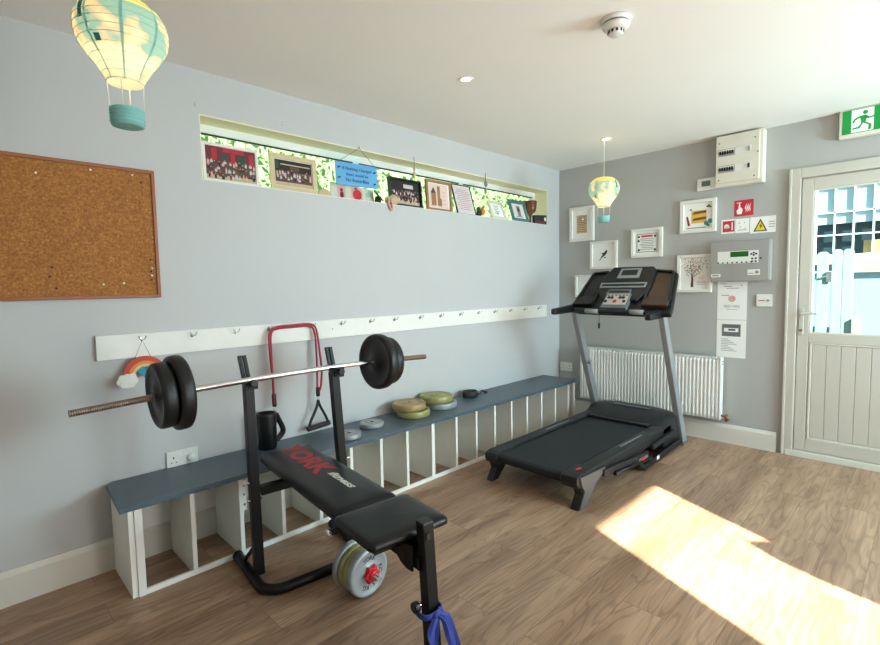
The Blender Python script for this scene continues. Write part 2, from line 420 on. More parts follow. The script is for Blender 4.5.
# baseboards with a chamfered top
b = B(); b.prism([(0, 0), (-.022, 0), (-.022, .125), (-.012, .147), (0, .147)], XL, 0, trim_white,
                 Matrix(((0, 0, 1, 0), (1, 0, 0, 0), (0, 1, 0, 0), (0, 0, 0, 1))))
struct(b, 'baseboard_back')
b = B(); b.prism([(0, 0), (-.022, 0), (-.022, .125), (-.012, .147), (0, .147)], -1.862, -.022, trim_white,
                 Matrix(((1, 0, 0, 0), (0, 0, 1, 0), (0, 1, 0, 0), (0, 0, 0, 1))))
struct(b, 'baseboard_right')
b = B(); b.box((XL, YC, 0), (-3.335, YC + .02, .147), trim_white); b.box((-2.49, YC, 0), (0, YC + .02, .147), trim_white)
struct(b, 'baseboard_front')
struct(B().box((XL, YC + .02, 0), (XL + .02, -.022, .147), trim_white), 'baseboard_left')

# window 1: the long slot in the back wall
b = B()   # painted lining of the slot
b.box((WX0, .002, WZ1 - .006), (WX1, .14, WZ1), reveal_cream); b.box((WX1 - .006, .002, WZ0), (WX1, .14, WZ1 - .006), reveal_cream)
b.box((WX0, .002, WZ0), (WX0 + .004, .14, WZ1 - .006), reveal_cream); b.box((WX0 + .004, .002, WZ0), (WX1 - .006, .14, WZ0 + .003), white_wood)
struct(b, 'trim_1')
we = sempty('window_1', ((WX0 + WX1) / 2, .16, WZ0))
b = B(); fy0, fy1 = .14, .19; ft = .048
b.box((WX0, fy0, WZ1 - ft), (WX1, fy1, WZ1), upvc); b.box((WX0, fy0, WZ0), (WX1, fy1, WZ0 + .035), upvc)
for x in (WX0, -2.32 - .03, -1.27 - .03, WX1 - .04): b.box((x, fy0 + .002, WZ0), (x + .05, fy1, WZ1), upvc)
b.build('window_frame', we, bev=.003)
b = B()
b.box((WX0 + .04, fy0 + .006, WZ1 - ft - .009), (WX1 - .04, fy0 + .012, WZ1 - ft), gasket)
b.build('gasket', we)
b = B(); b.box((WX0 + .03, .163, WZ0 + .03), (WX1 - .03, .167, WZ1 - ft + .003), glass); b.build('pane', we)

# window 2 (unseen, put in to light the back wall) and the open doorway that lets the sun in
we = sempty('window_2', (-.95, YC - .1, .9))
b = B()
for x in (-1.62, -.985, -.33): b.box((x, YC - .14, .9), (x + .05, YC - .08, 2.1), upvc)
b.box((-1.62, YC - .14, .9), (-.28, YC - .08, .95), upvc); b.box((-1.62, YC - .14, 2.05), (-.28, YC - .08, 2.1), upvc)
b.build('window_frame', we)
B().box((-1.6, YC - .112, .93), (-.3, YC - .108, 2.07), glass).build('pane', we)

# door 1 in the right wall
de = sempty('door_1', (0, (DY0 + DY1) / 2, 0))
b = B()
b.box((-.028, DY0, 0), (.12, -1.965, 2.072), door_white); b.box((-.028, -2.79, 0), (.12, DY1, 2.072), door_white)
b.box((-.028, -2.79, 2.002), (.12, -1.965, 2.072), door_white)
b.box((-.032, DY0 + .006, 0), (-.0, DY0 - .012, 2.072), door_white)
b.build('door_frame', de, bev=.004)
b = B(); x0, x1 = -.012, .04; L0, L1 = -1.972, -2.783
b.box((x0, L0, .05), (x1, -2.036, 1.994), door_white); b.box((x0, -2.712, .05), (x1, L1, 1.994), door_white)
b.box((x0, -2.036, 1.915), (x1, -2.712, 1.994), door_white); b.box((x0, -2.036, .84), (x1, -2.712, .905), door_white)
b.box((x0, -2.036, .05), (x1, -2.712, .14), door_white)
b.build('door_leaf', de, bev=.003)
b = B()
y = -2.058
b.box((.002, -2.036, .14), (.03, -2.712, .84), door_white)
for k in range(8):
    ya = -2.060 - k * .0800; b.box((-.003, ya, .155), (.003, ya - .0780, .825), door_white)
b.build('door_panel', de, bev=.003)
b = B()
for (ya, za, yb, zb) in ((-2.045, .14, -2.058, .84), (-2.700, .14, -2.712, .84), (-2.058, .828, -2.700, .84), (-2.058, .14, -2.700, .152),
                         (-2.036, .905, -2.047, 1.915), (-2.701, .905, -2.712, 1.915), (-2.047, 1.904, -2.701, 1.915), (-2.047, .905, -2.701, .916)):
    b.box((-.008, ya, za), (.004, yb, zb), trim_white)
b.build('glazing_bead', de, bev=.002)
B().box((.012, -2.038, .908), (.016, -2.709, 1.912), glass).build('pane', de)
b = B(); hz = 1.045
b.box((-.022, -1.978, .895), (-.012, -2.006, 1.09), door_white)
hnd = b.build('door_handle', de, bev=.004)
b = B(); b.tube([(-.02, -1.992, hz), (-.055, -1.992, hz), (-.06, -2.0, hz), (-.06, -2.05, hz + .006), (-.055, -2.085, hz + .004)], .008, door_white, n=4); b.build('lever', hnd)
b = B(); b.cyl((-.026, -1.992, .925), (-.02, -1.992, .925), .009, gasket, seg=12); b.box((-.045, -1.989, .92), (-.022, -1.995, .93), brown_wood); b.build('keyhole', hnd)
B().box((-.03, DY0 - .02, 0), (.12, DY1 + .02, .045), trim_white).build('threshold', de, bev=.003)

# ------------------------------------------------------------------ outdoors
b = B(); b.box((-12, .26, -.2), (14, 14, -.05), grass); o = b.build('ground_outside'); o['kind'] = 'structure'
b = B(); b.box((.26, -12, -.2), (14, .26, -.05), paving); b.box((-12, -14, -.2), (.26, YC - .2, -.05), paving); o = b.build('paving_outside'); o['kind'] = 'structure'
leafA = leaf_mat('hedge_leaf', '6E8450', 'A2B07C'); leafB = leaf_mat('hedge_core', '7C9266', '9CAE84')
b = B(); rnd = random.Random(3); ia = b.mi(leafA); ib = b.mi(leafB)
b.box((-6.5, 2.55, -.1), (13, 3.2, 5.4), leafB)
for k in range(19000):
    c = Vector((rnd.uniform(-5, 9), 2.5 - abs(rnd.gauss(0, .16)), rnd.uniform(1.2, 4.5)))
    d = Vector((rnd.gauss(0, 1), rnd.gauss(0, 1), rnd.gauss(0, 1))).normalized(); e = d.orthogonal().normalized(); s_ = rnd.uniform(.02, .05)
    v = [b.bm.verts.new(c + d * s_), b.bm.verts.new(c + e * s_ * .55), b.bm.verts.new(c - d * s_), b.bm.verts.new(c - e * s_ * .55)]
    f = b.bm.faces.new(v); f.material_index = ia
single(b, 'hedge', 'tall pale green leafy hedge seen outside through the high slot window', 'hedge', kind='stuff')

# unseen sun blocker over window 2 and unseen cutout notching the sun patch, both added
b = B(); b.box((-2.42, YC - 2.3, 2.32), (-.2, YC - .2, 2.40), paving)
for x in (-2.38, -.28): b.box((x, YC - 2.28, -.05), (x + .08, YC - 2.2, 2.32), plank_white)
single(b, 'sun_blocker', 'unseen flat sun blocker added outside the window behind the camera', 'sun blocker', loc=(-1.1, YC - 1.2, -.05))
b = B(); Mf = Matrix(((1, 0, 0, 0), (0, 0, 1, 0), (0, 1, 0, 0), (0, 0, 0, 1)))
b.prism([(-2.55, -.05), (-2.48, 1.63), (-2.700, 1.745), (-2.730, 1.64), (-2.705, 1.50), (-2.660, 1.35), (-2.64, -.05)], YC - .25, YC - .22, plank_white, Mf)  # outline shaped so its shadow notches the sun patch
single(b, 'shadow_cutout', 'unseen white cutout added at the doorway to shape the sun patch', 'board', loc=(-2.5, YC - .24, -.05))

# gate and outbuilding seen through the door glass
g = thing('garden_gate', 'weathered white plank gate seen outside through the door glass', 'gate', (1.8, -2.02, -.05))
MG = Matrix(((0, 0, 1, 0), (1, 0, 0, 0), (0, 1, 0, 0), (0, 0, 0, 1)))
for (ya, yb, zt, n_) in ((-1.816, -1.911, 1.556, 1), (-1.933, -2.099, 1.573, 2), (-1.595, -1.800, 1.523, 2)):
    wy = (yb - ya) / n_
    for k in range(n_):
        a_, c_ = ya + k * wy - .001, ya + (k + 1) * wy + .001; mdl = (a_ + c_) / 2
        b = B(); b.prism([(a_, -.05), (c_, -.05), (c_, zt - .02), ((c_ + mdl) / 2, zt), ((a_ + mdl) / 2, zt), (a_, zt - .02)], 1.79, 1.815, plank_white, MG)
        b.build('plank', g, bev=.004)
for y_, za, zb in ((-2.099, .248, .348), (-1.93, .747, .813), (-2.099, 1.368, 1.434)):
    b = B(); b.box((1.82, -1.595, za), (1.85, y_, zb), plank_white); b.build('rail', g)
b = B(); b.box((1.76, -2.108, -.05), (1.84, -2.165, .913), pale_wood); b.build('gate_post', g, bev=.004)
b = B(); b.box((1.775, -1.895, 1.26), (1.79, -1.935, 1.36), chrome); b.tube([(1.78, -1.83, 1.30), (1.775, -1.87, 1.31), (1.782, -1.93, 1.32)], .006, chrome); b.build('latch', g)

ob = thing('outbuilding', 'white rendered outbuilding with gridded dark window seen through the door glass', 'building', (3.2, -2.0, -.05))
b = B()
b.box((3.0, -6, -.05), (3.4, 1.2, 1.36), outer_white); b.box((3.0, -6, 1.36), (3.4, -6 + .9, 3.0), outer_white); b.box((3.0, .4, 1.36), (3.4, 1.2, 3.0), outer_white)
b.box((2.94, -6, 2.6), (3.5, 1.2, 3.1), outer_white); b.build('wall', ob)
B().box((2.93, -6, 1.39), (3.02, 1.2, 1.475), pale_wood).build('ledge', ob, bev=.01)
B().box((2.93, -6, 1.5), (3.02, 1.2, 1.57), upvc).build('window_sill', ob, bev=.01)
b = B(); b.box((3.08, -5.1, 1.56), (3.10, .4, 1.93), dark_glass); b.build('lower_glazing', ob)
b = B(); b.box((3.03, -5.1, 1.93), (3.10, .4, 2.6), mat('sky_reflection', '9DB0BA', .8)); b.build('upper_panes', ob)  # upper panes as a pale panel, sky reflection put into its colour
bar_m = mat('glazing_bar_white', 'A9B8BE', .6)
b = B()
for k in range(34): y_ = .35 - k * .172 + .08; b.box((3.0, y_, 1.57), (3.03, y_ + .016, 2.6), bar_m)
for z_ in (1.79, 2.05, 2.35): b.box((3.0, -5.1, z_), (3.028, .4, z_ + .016), bar_m)
b.build('glazing_bar', ob)
B().box((3.04, -2.06, 1.575), (3.05, -2.62, 1.72), board_tan).build('board', ob)

# ------------------------------------------------------------------ cork board
cb = thing('cork_board', 'large brown cork notice board with thin wooden frame on back wall', 'notice board', (-4.1, 0, 1.262))
B().box((-4.62, -.012, 1.275), (-3.62, -.002, 1.848), cork_mat()).build('cork_panel', cb)
b = B(); fm = mat('oak_edge', '9A5A34', .5, var=.15, scale=10)
b.box((-4.63, -.02, 1.26), (-3.607, -.001, 1.276), fm); b.box((-4.63, -.02, 1.846), (-3.607, -.001, 1.862), fm)
b.box((-4.63, -.0201, 1.276), (-4.615, -.001, 1.846), fm); b.box((-3.622, -.0201, 1.276), (-3.607, -.001, 1.846), fm); b.build('frame', cb, bev=.002)
pin_spots = [(-3.665, 1.80, 'i'), (-3.70, 1.83, 'w'), (-3.645, 1.44, 'i'), (-3.64, 1.40, 'w'), (-3.645, 1.385, 'i'), (-3.642, 1.365, 'w'), (-3.645, 1.345, 'i'),
             (-4.02, 1.40, 'i'), (-4.03, 1.36, 'i'), (-3.84, 1.325, 'w'), (-4.01, 1.31, 'i'), (-3.76, 1.33, 'w'), (-4.05, 1.79, 'w'), (-3.86, 1.83, 'w')]
for x, z, k in pin_spots:
    b = B(); b.lathe([(.001, 0), (.001, .003), (.0045, .005), (.0045, .008), (.003, .009)], ink if k == 'i' else paper, WA(x, z, -.012), 10)
    b.build('push_pin', cb)

# ------------------------------------------------------------------ peg rail
pr = thing('coat_rail', 'long white wooden coat rail with small metal hooks on back wall', 'coat rail', (-2.07, 0, .98))
B().box((-3.885, -.02, .979), (-.256, -.001, 1.092), worn_edge).build('board', pr, bev=.002)
hooks = [-3.706, -3.479, -3.262, -3.072, -2.804, -2.592, -2.365, -2.159, -1.918, -1.709, -1.49, -1.269, -1.061, -.841, -.629, -.405]
hk = None
for x in hooks:
    if hk is None:
        b = B(); z = 1.063
        b.cyl((x, -.02, z), (x, -.024, z), .009, chrome, seg=14)
        b.tube([(x, -.022, z), (x, -.036, z - .002), (x - .010, -.046, z + .004), (x - .014, -.048, z + .014)], .0026, chrome, 8, n=4)
        b.tube([(x, -.022, z), (x, -.036, z - .002), (x + .010, -.046, z + .004), (x + .014, -.048, z + .014)], .0026, chrome, 8, n=4)
        for s_ in (-1, 1): b.ball((x + s_ * .014, -.048, z + .015), .0048, chrome, 10)
        b.cyl((x, -.024, z - .006), (x, -.027, z - .006), .0035, ink, seg=8)
        hk = b.build('hook', pr); hx0 = x
    else:
        c = hk.copy(); C.objects.link(c); c.location.x = hk.location.x + (x - hx0)
B().cyl((-2.655, -.020, 1.035), (-2.655, -.0225, 1.035), .003, ink, seg=8).build('screw', pr)

# rainbow ornament hung on the first hook
rn = thing('rainbow_ornament', 'small orange rainbow with white cloud hanging from leftmost hook', 'ornament', (-3.72, -.035, .88))
M = WA(-3.702, .893, -.036)
b = B()
cols = [mat('rb_red', 'C8432A'), mat('rb_orange', 'E08A3C'), mat('rb_cream', 'E8C08A')]
def arc(b, r0, r1, m_, w0, w1, a0=0, a1=180, M=None, u=0, v=0, n=18):
    P = [(u + r1 * math.cos(R(a0 + (a1 - a0) * k / n)), v + r1 * math.sin(R(a0 + (a1 - a0) * k / n))) for k in range(n + 1)]
    Q = [(u + r0 * math.cos(R(a1 + (a0 - a1) * k / n)), v + r0 * math.sin(R(a1 + (a0 - a1) * k / n))) for k in range(n + 1)]
    for k in range(n): b.prism([P[k], P[k + 1], Q[n - k - 1], Q[n - k]], w0, w1, m_, M)
arc(b, .070, .092, cols[0], 0, .01, M=M); arc(b, .056, .070, cols[1], 0, .011, M=M); arc(b, .044, .056, cols[2], 0, .0105, M=M)
b.build('rainbow_arch', rn)
b = B()
for q_, (u, v, r_) in enumerate(((-.078, -.004, .022), (-.100, -.018, .020), (-.056, -.014, .022), (-.078, -.026, .022), (-.099, .0, .014), (-.056, .004, .014), (-.094, -.032, .014), (-.062, -.032, .015))): b.disc(u, v, r_, .011 + q_ * .0006, paper, M, .010, 18)
b.build('cloud', rn)
b = B()
hp = [(16 * math.sin(t) ** 3, 13 * math.cos(t) - 5 * math.cos(2 * t) - 2 * math.cos(3 * t) - math.cos(4 * t)) for t in [2 * math.pi * k / 28 for k in range(28)]]
b.prism([(.0 + x * .0021, .018 + y_ * .0021) for x, y_ in hp], .001, .009, mat('ornament_teal', '2A93A8'), M); b.build('heart', rn)
b = B(); b.tube([(-3.745, -.04, .968), (-3.706, -.042, 1.062), (-3.67, -.04, .965)], .0012, ink, 6, smooth=False); b.build('cord', rn)

# red resistance tube on the rail
rb = thing('resistance_band', 'red rubber exercise tube with black handle draped over the coat rail', 'exercise band', (-2.93, -.04, .98))
yb = -.045
b = B()
b.tube([(-3.078, -.06, .64), (-3.080, -.06, .78), (-3.080, -.055, .96), (-3.072, yb, 1.035), (-3.045, yb, 1.062), (-2.95, yb, 1.068), (-2.83, yb, 1.066), (-2.80, yb, 1.035),
        (-2.795, -.055, .95), (-2.797, -.06, .80), (-2.800, -.06, .67)], .0062, red_rubber)
b.tube([(-3.08, -.070, .64), (-3.084, -.070, .78), (-3.092, -.064, .96), (-3.084, yb - .012, 1.045), (-3.045, yb - .012, 1.075), (-2.95, yb - .012, 1.080), (-2.825, yb - .012, 1.078), (-2.79, yb - .012, 1.035),
        (-2.778, -.062, .92), (-2.770, -.068, .80), (-2.780, -.068, .70), (-2.798, -.067, .66)], .0062, red_rubber)
b.build('rubber_tube', rb)
b = B(); b.tube([(-3.079, -.064, .70), (-3.077, -.064, .63)], .012, dark_rubber, smooth=False); b.build('rubber_sleeve', rb)
b = B(); b.tube([(-2.799, -.064, .695), (-2.799, -.064, .640)], .012, dark_rubber, smooth=False); b.build('rubber_sleeve', rb)
b = B()
b.tube([(-2.799, -.062, .640), (-2.805, -.062, .627), (-2.799, -.062, .612), (-2.793, -.062, .627)], .0022, chrome, 6, closed=True, n=4)
b.tube([(-3.077, -.064, .632), (-3.084, -.064, .618), (-3.077, -.064, .602), (-3.070, -.064, .618)], .0022, chrome, 6, closed=True, n=4)
b.build('clip', rb)
hn = B(); hn.tube([(-2.799, -.062, .618), (-2.812, -.062, .57), (-2.854, -.062, .495), (-2.865, -.062, .460)], .0048, dark_rubber, 8, flat=1.8, n=5)
hn.tube([(-2.799, -.062, .618), (-2.788, -.062, .58), (-2.752, -.062, .51), (-2.738, -.062, .474)], .0048, dark_rubber, 8, flat=1.8, n=5)
hn.build('handle_strap', rb)
b = B(); b.cyl((-2.878, -.062, .452), (-2.724, -.062, .462), .0155, dark_rubber, seg=18); b.build('handle', rb, bev=.003)

# padded cuff next to the band
BZ = .410
pc = thing('padded_cuff', 'black padded cylinder with strap loop on the bench top below the red band', 'exercise cuff', (-3.10, -.09, BZ))
b = B(); cm = Matrix.Translation((-3.140, -.092, BZ))
b.lathe([(.046, 0), (.050, .01), (.050, .10), (.053, .185), (.051, .20), (.044, .20), (.042, .17), (0, .17)], black_vinyl, cm, 28)
b.build('padding', pc)
b = B(); b.tube([(-3.086, -.09, BZ + .185), (-3.070, -.09, BZ + .15), (-3.046, -.09, BZ + .09), (-3.056, -.09, BZ + .06), (-3.088, -.09, BZ + .035)], .0055, dark_rubber, 8, flat=3.0); b.build('strap', pc)
b = B(); arc(b, .0508, .053, dark_grey, .0, .012, 150, 330, cm @ Matrix.Translation((0, 0, .19))); b.build('rim', pc)

# ------------------------------------------------------------------ low cubby bench
lb = thing('cubby_bench', 'low white cubby bench with slate blue top along the back wall', 'bench', (-2.1, -.19, 0))
b = B(); b.prism([(-3.905, -.372), (-.290, -.372), (-.290, -.003), (-3.86, -.003), (-3.885, -.03)], .386, BZ, slate_top); b.build('bench_top', lb, bev=.003)
dv = [-3.621, -3.402, -3.188, -2.970, -2.764, -2.549, -2.341, -2.116, -1.889, -1.677, -1.465, -1.257, -1.048, -.839, -.626]
b = B(); b.box((-3.872, -.345, 0), (-3.850, -.030, .386), white_wood); b.build('end_panel', lb, bev=.002)
b = B(); b.box((-.315, -.345, 0), (-.293, -.030, .386), white_wood); b.build('end_panel', lb, bev=.002)
b = B(); b.box((-3.850, -.353, 0), (-3.820, -.325, .386), worn_edge); b.build('corner_post', lb, bev=.002)
b = B(); b.box((-.425, -.350, 0), (-.395, -.03, .386), white_wood); b.build('divider', lb, bev=.001)
for x in dv:
    t_ = .011 if x != -2.116 else .020
    b = B(); b.box((x - t_ / 2 - .003, -.345, .0), (x + t_ / 2 + .003, -.030, .386), white_wood)
    b.box((x - t_ / 2 - .004, -.348, .0), (x + t_ / 2 + .004, -.344, .386), worn_edge); b.build('divider', lb)
b = B(); b.box((-3.82, -.352, 0), (-.317, -.336, .024), worn_edge); b.build('bottom_rail', lb, bev=.002)
b = B(); b.box((-3.850, -.029, .149), (-.317, -.024, .384), white_wood); b.box((-3.850, -.0292, .262), (-.317, -.0295, .265), ink_grey); b.build('back_board', lb)
b = B(); b.box((-3.40, -.343, .22), (-3.375, -.338, .37), paper)
for z_ in (.25, .30, .345): b.cyl((-3.387, -.3435, z_), (-3.387, -.347, z_), .006, chrome, seg=10)
b.build('bracket', lb)

# ------------------------------------------------------------------ weight plates
def plate_prof(r, t, bore=.0135):
    return [(bore, 0), (r * .30, 0), (r * .32, t * .06), (r * .36, t * .06), (r * .40, t * .14), (r * .78, t * .14), (r * .84, t * .02), (r * .93, 0.0), (r * .985, t * .12), (r, t * .3), (r, t * .7),
            (r * .985, t * .88), (r * .93, t), (r * .84, t * .98), (r * .78, t * .86), (r * .40, t * .86), (r * .36, t * .94), (r * .30, t), (bore, t)]
def plate(name, label, r, t, m_, p, axis, group, txt=None, txt_m=None, tsize=.02):
    """weight plate whose first face centre is p, growing along axis"""
    M, _ = align((0, 0, 0), axis); M.translation = Vector(p)
    loc = Vector(p) + Vector(axis).normalized() * t / 2
    b = B(); prof = plate_prof(r, t); b.lathe(prof, m_, M, 48, caps=False)
    b.lathe([(.0135, 0), (.0135, t)], m_, M, 48, caps=False)
    root = thing(name, label, 'weight plate', loc, group)
    b.build('disc', root)
    if txt:
        b = B()
        for face, w_, sgn in ((0, -.0002, -1), (1, t + .0002, 1)):
            for k, (s_, a_) in enumerate(txt):
                n = len(s_)
                for j, ch in enumerate(s_):
                    an = R(a_ - sgn * (j - (n - 1) / 2) * 16)
                    rr = r * .60
                    base = Matrix.Translation((rr * math.cos(an), rr * math.sin(an), t * (.14 if face == 0 else .86)))
                    rotz = Matrix.Rotation(an - math.pi / 2, 4, 'Z')
                    L_ = base @ rotz
                    if face == 0: L_ = L_ @ Matrix.Rotation(math.pi, 4, 'Y')
                    b.text(ch, tsize, txt_m, M @ L_, w=.0004, ext=.0006, bold=.0003)
        b.build('lettering', root)
    return root
YB = -.65
def barz(x): return .913 - .026 * ((x + 3.2) / .87) ** 2
TX = [('YORK', 90), ('KG', 270)]
plate('weight_plate', 'smaller black weight plate at the outer left end of the raised barbell', .124, .052, plate_black, (-3.822, YB, barz(-3.8)), (1, -0, .04), 'black plates on the raised barbell', TX, plate_black, .026)
plate('weight_plate', 'bigger black weight plate next to the left upright on the raised barbell', .1425, .052, plate_black, (-3.768, YB, barz(-3.74)), (1, 0, .035), 'black plates on the raised barbell', TX, plate_black, .03)
plate('weight_plate', 'bigger black weight plate facing the right upright on the raised barbell', .1425, .052, plate_black, (-2.812, YB, barz(-2.79)), (1, 0, -.03), 'black plates on the raised barbell', TX, plate_black, .03)
plate('weight_plate', 'smaller black weight plate at the outer right end of the raised barbell', .124, .052, plate_black, (-2.758, YB, barz(-2.73)), (1, 0, -.03), 'black plates on the raised barbell', TX, plate_black, .026)
bb = thing('barbell', 'long chrome barbell with threaded ends resting on the bench uprights', 'barbell', (-3.26, YB, barz(-3.26)))
b = B(); b.tube([(x, YB, barz(x)) for x in [-3.80 + k * .1 for k in range(12)]], .0125, chrome, 20, n=3); b.build('bar', bb)
for xa, xb in ((-4.078, -3.80), (-2.71, -2.452)):
    b = B(); M, L = align((xa, YB, barz(xa)), (xb, YB, barz(xb))); n = int(L / .0065); pf = []
    for k in range(n): z_ = k * L / n; pf += [(.0128, z_), (.0128, z_ + .003), (.0100, z_ + .0036), (.0100, z_ + .0059)]
    b.lathe(pf, thread_steel, M, 18); b.build('threaded_end', bb)

# ------------------------------------------------------------------ weight bench
wb = thing('weight_bench', 'black padded weight bench with two uprights and a front leg post', 'weight bench', (-3.25, -1.0, 0))
th = -math.atan2(.1065, .9943)
W = Matrix.Translation((-3.22, -.637, 0)) @ Matrix.Rotation(th, 4, 'Z')     # local x across, local y towards the back wall
def LB(): return B(W)
# base U tube
b = LB(); rr = .1; hw = .246
pts = [(-hw, .235, .022)]
pts += [(-hw, .10, .022), (-hw, -.04, .022)]
for k in range(7):
    a = R(180 + 15 * k); pts.append((-hw + .085 + .085 * math.cos(a), -.062 + .085 * math.sin(a), .022))
q = [(-p[0], p[1], p[2]) for p in pts[::-1]]
b.tube(pts + q, .022, black_metal, 14, smooth=False); b.build('base_tube', wb)
for s_ in (-1, 1):
    b = LB(); b.cyl((s_ * hw, .235, .022), (s_ * hw, .248, .022), .024, black_plastic); b.build('end_cap', wb)
    b = LB(); xx = -.226 if s_ < 0 else .214; lean = .0 if s_ < 0 else .034
    b.bar((xx, .0, .04), (xx - lean, .032, .885), .040, .040, black_metal, up=(0, 1, 0))
    for z_ in (.37, .45): b.cyl((xx - .034, .01, z_), (xx + .03, .01, z_), .0055, chrome, seg=8)
    up = b.build('upright', wb, bev=.003)
    tx = xx - lean
    b = LB()   # bar rest: tall twin back prongs and short front lip
    for d_ in (-.010, .010): b.bar((tx + d_, .030, .86), (tx + d_ - .016, .050, 1.005), .016, .014, black_metal, up=(0, 1, 0))
    b.box((tx - .022, -.018, .876), (tx + .022, .03, .893), black_metal)
    b.bar((tx, -.034, .87), (tx, -.040, .915), .04, .010, black_metal, up=(0, 1, 0))
    b.box((tx - .02, -.04, .868), (tx + .02, .012, .886), black_metal)
    b.build('bar_rest', up, bev=.002)
    b = LB(); b.cyl((tx, -.040, .895), (tx, -.058, .895), .016, black_plastic, seg=14); b.build('knob', up, bev=.003)
    b = LB(); b.bar((s_ * hw, .15, .035), (xx, .015, .17), .020, .008, black_metal); b.build('brace', wb)
b = LB(); b.box((-.20, -.005, .385), (.20, .035, .425), black_metal); b.build('cross_bar', wb, bev=.003)
b = LB(); b.box((-.022, -.93, .395), (.022, .14, .435), black_metal); b.build('main_beam', wb, bev=.003)
def pad(x0, x1, y0, y1, z0, z1, taper=0.0):
    b = LB(); n = 14; i = b.mi(black_vinyl)
    # pillow top: rounded-rectangle rings
    def ring(ins, z, rad):
        P = []
        xx0, xx1, yy0, yy1 = x0 + ins, x1 - ins, y0 + ins, y1 - ins
        for cx, cy, a0 in ((xx1 - rad, yy1 - rad, 0), (xx0 + rad, yy1 - rad, 90), (xx0 + rad, yy0 + rad, 180), (xx1 - rad, yy0 + rad, 270)):
            for k in range(5): a = R(a0 + 90 * k / 4); P.append(b.V((cx + rad * math.cos(a), cy + rad * math.sin(a), z)))
        return P
    h = z1 - z0
    rings = [ring(.004, z0, .02), ring(0, z0 + .1 * h, .02), ring(0, z0 + .5 * h, .02), ring(.004, z0 + .75 * h, .02), ring(.014, z0 + .93 * h, .018), ring(.034, z1, .02), ring(.07, z1 + .003, .02)]
    for a, c in zip(rings[:-1], rings[1:]):
        for k in range(20): b.face([a[k], a[(k + 1) % 20], c[(k + 1) % 20], c[k]], i, True)
    b.face(rings[0][::-1], i); b.face(rings[-1], i, True)
    return b
bp_ = pad(-.130, .126, -.597, .232, .456, .500).build('back_pad', wb)
b = LB(); b.box((-.11, -.575, .436), (.11, .20, .456), black_plastic); b.build('pad_board', bp_)
sp_ = pad(-.160, .150, -.878, -.612, .476, .506).build('seat_pad', wb)
b = LB(); b.box((-.12, -.83, .440), (.11, -.635, .476), black_plastic); b.build('pad_board', sp_)
b = LB(); b.cyl((-.165, -.604, .440), (.150, -.604, .440), .011, black_metal, seg=12); b.cyl((-.180, -.604, .440), (-.165, -.604, .440), .014, chrome)
b.build('pivot_rod', wb)
# lettering on the back pad
b = LB(); TM = Matrix.Translation((.004, .0, .5035)) @ Matrix.Rotation(-math.pi / 2, 4, 'Z')
b.text('YORK', .135, york_red, TM, ext=.0003, bold=.0065, sx=1.16)
TM2 = Matrix.Translation((.018, -.335, .5035)) @ Matrix.Rotation(-math.pi / 2, 4, 'Z')
b.text('fitness', .046, white_print, TM2, ext=.0003, bold=.0016, shear=.4, sx=1.7)
b.build('lettering', bp_)
# front leg
b = LB(); b.bar((.006, -.927, .548), (.008, -.965, .0), .041, .041, black_metal, up=(0, 1, 0))
b.box((-.015, -.948, .541), (.027, -.906, .552), black_plastic)
lg = b.build('front_leg', wb, bev=.003)
b = LB(); b.box((-.007, -.9555, .50), (.007, -.951, .522), gasket); b.build('slot', lg)
b = LB()
P = [(-.905, .47), (-.80, .455), (-.80, .43), (-.815, .405), (-.84, .39), (-.87, .382), (-.905, .385)]
for x in (-.030, .024): b.prism(P, x, x + .006, black_metal, Matrix(((0, 0, 1, 0), (1, 0, 0, 0), (0, 1, 0, 0), (0, 0, 0, 1))))
b.cyl((-.032, -.86, .42), (.032, -.86, .42), .010, black_metal, seg=12); b.build('leg_bracket', wb, bev=.001)
b = LB(); b.cyl((-.022, -.942, .295), (-.036, -.942, .295), .006, chrome, seg=10); b.cyl((-.036, -.942, .295), (-.056, -.942, .295), .017, black_plastic, seg=14); b.build('knob', lg, bev=.003)
b = LB(); b.box((-.17, -.99, .0), (.17, -.945, .04), black_metal); b.build('front_foot', wb, bev=.004)
# blue ribbon
rbn = thing('blue_ribbon', 'shiny blue ribbon tied round the front leg of the weight bench', 'ribbon', (-3.3, -1.6, .25))
b = LB()
loop = [(-.029, -.975, .268), (.031, -.975, .275), (.031, -.918, .272), (-.029, -.918, .266)]
b.tube(loop, .004, blue_cloth, 8, closed=True, flat=2.6, n=4); b.build('band', rbn)
def strip(b, pts, wd, m_, tw=0.0):
    P = catmull(pts, 5); i = b.mi(m_); prev = None
    for k, p in enumerate(P):
        t_ = k / (len(P) - 1); a_ = tw * t_
        wv = Vector((math.cos(a_), math.sin(a_) * .6, .2 * math.sin(7 * t_))).normalized(); nv = wv.cross(Vector((0, 0, 1))).normalized(); hw_ = wd(t_)
        row = [p + wv * hw_ * (j / 3 - 1) + nv * (hw_ * .28 * (1 if j % 2 else -1) * (.4 + .6 * math.sin(5 * t_ + j))) for j in range(7)]
        cur = [b.V(q) for q in row] + [b.V(q + nv * .0012) for q in row[::-1]]
        if prev:
            for j in range(14): b.face([prev[j], prev[(j + 1) % 14], cur[(j + 1) % 14], cur[j]], i, False)
        else: b.face(cur, i)
        prev = cur
    b.face(prev, i)
b = LB(); strip(b, [(.0, -.985, .272), (-.014, -.995, .25), (-.02, -.998, .21), (-.012, -.995, .175)], lambda t: .006 + .020 * math.sin(min(1, t * 1.3) * 2.2), blue_cloth, .8); b.build('short_tail', rbn)
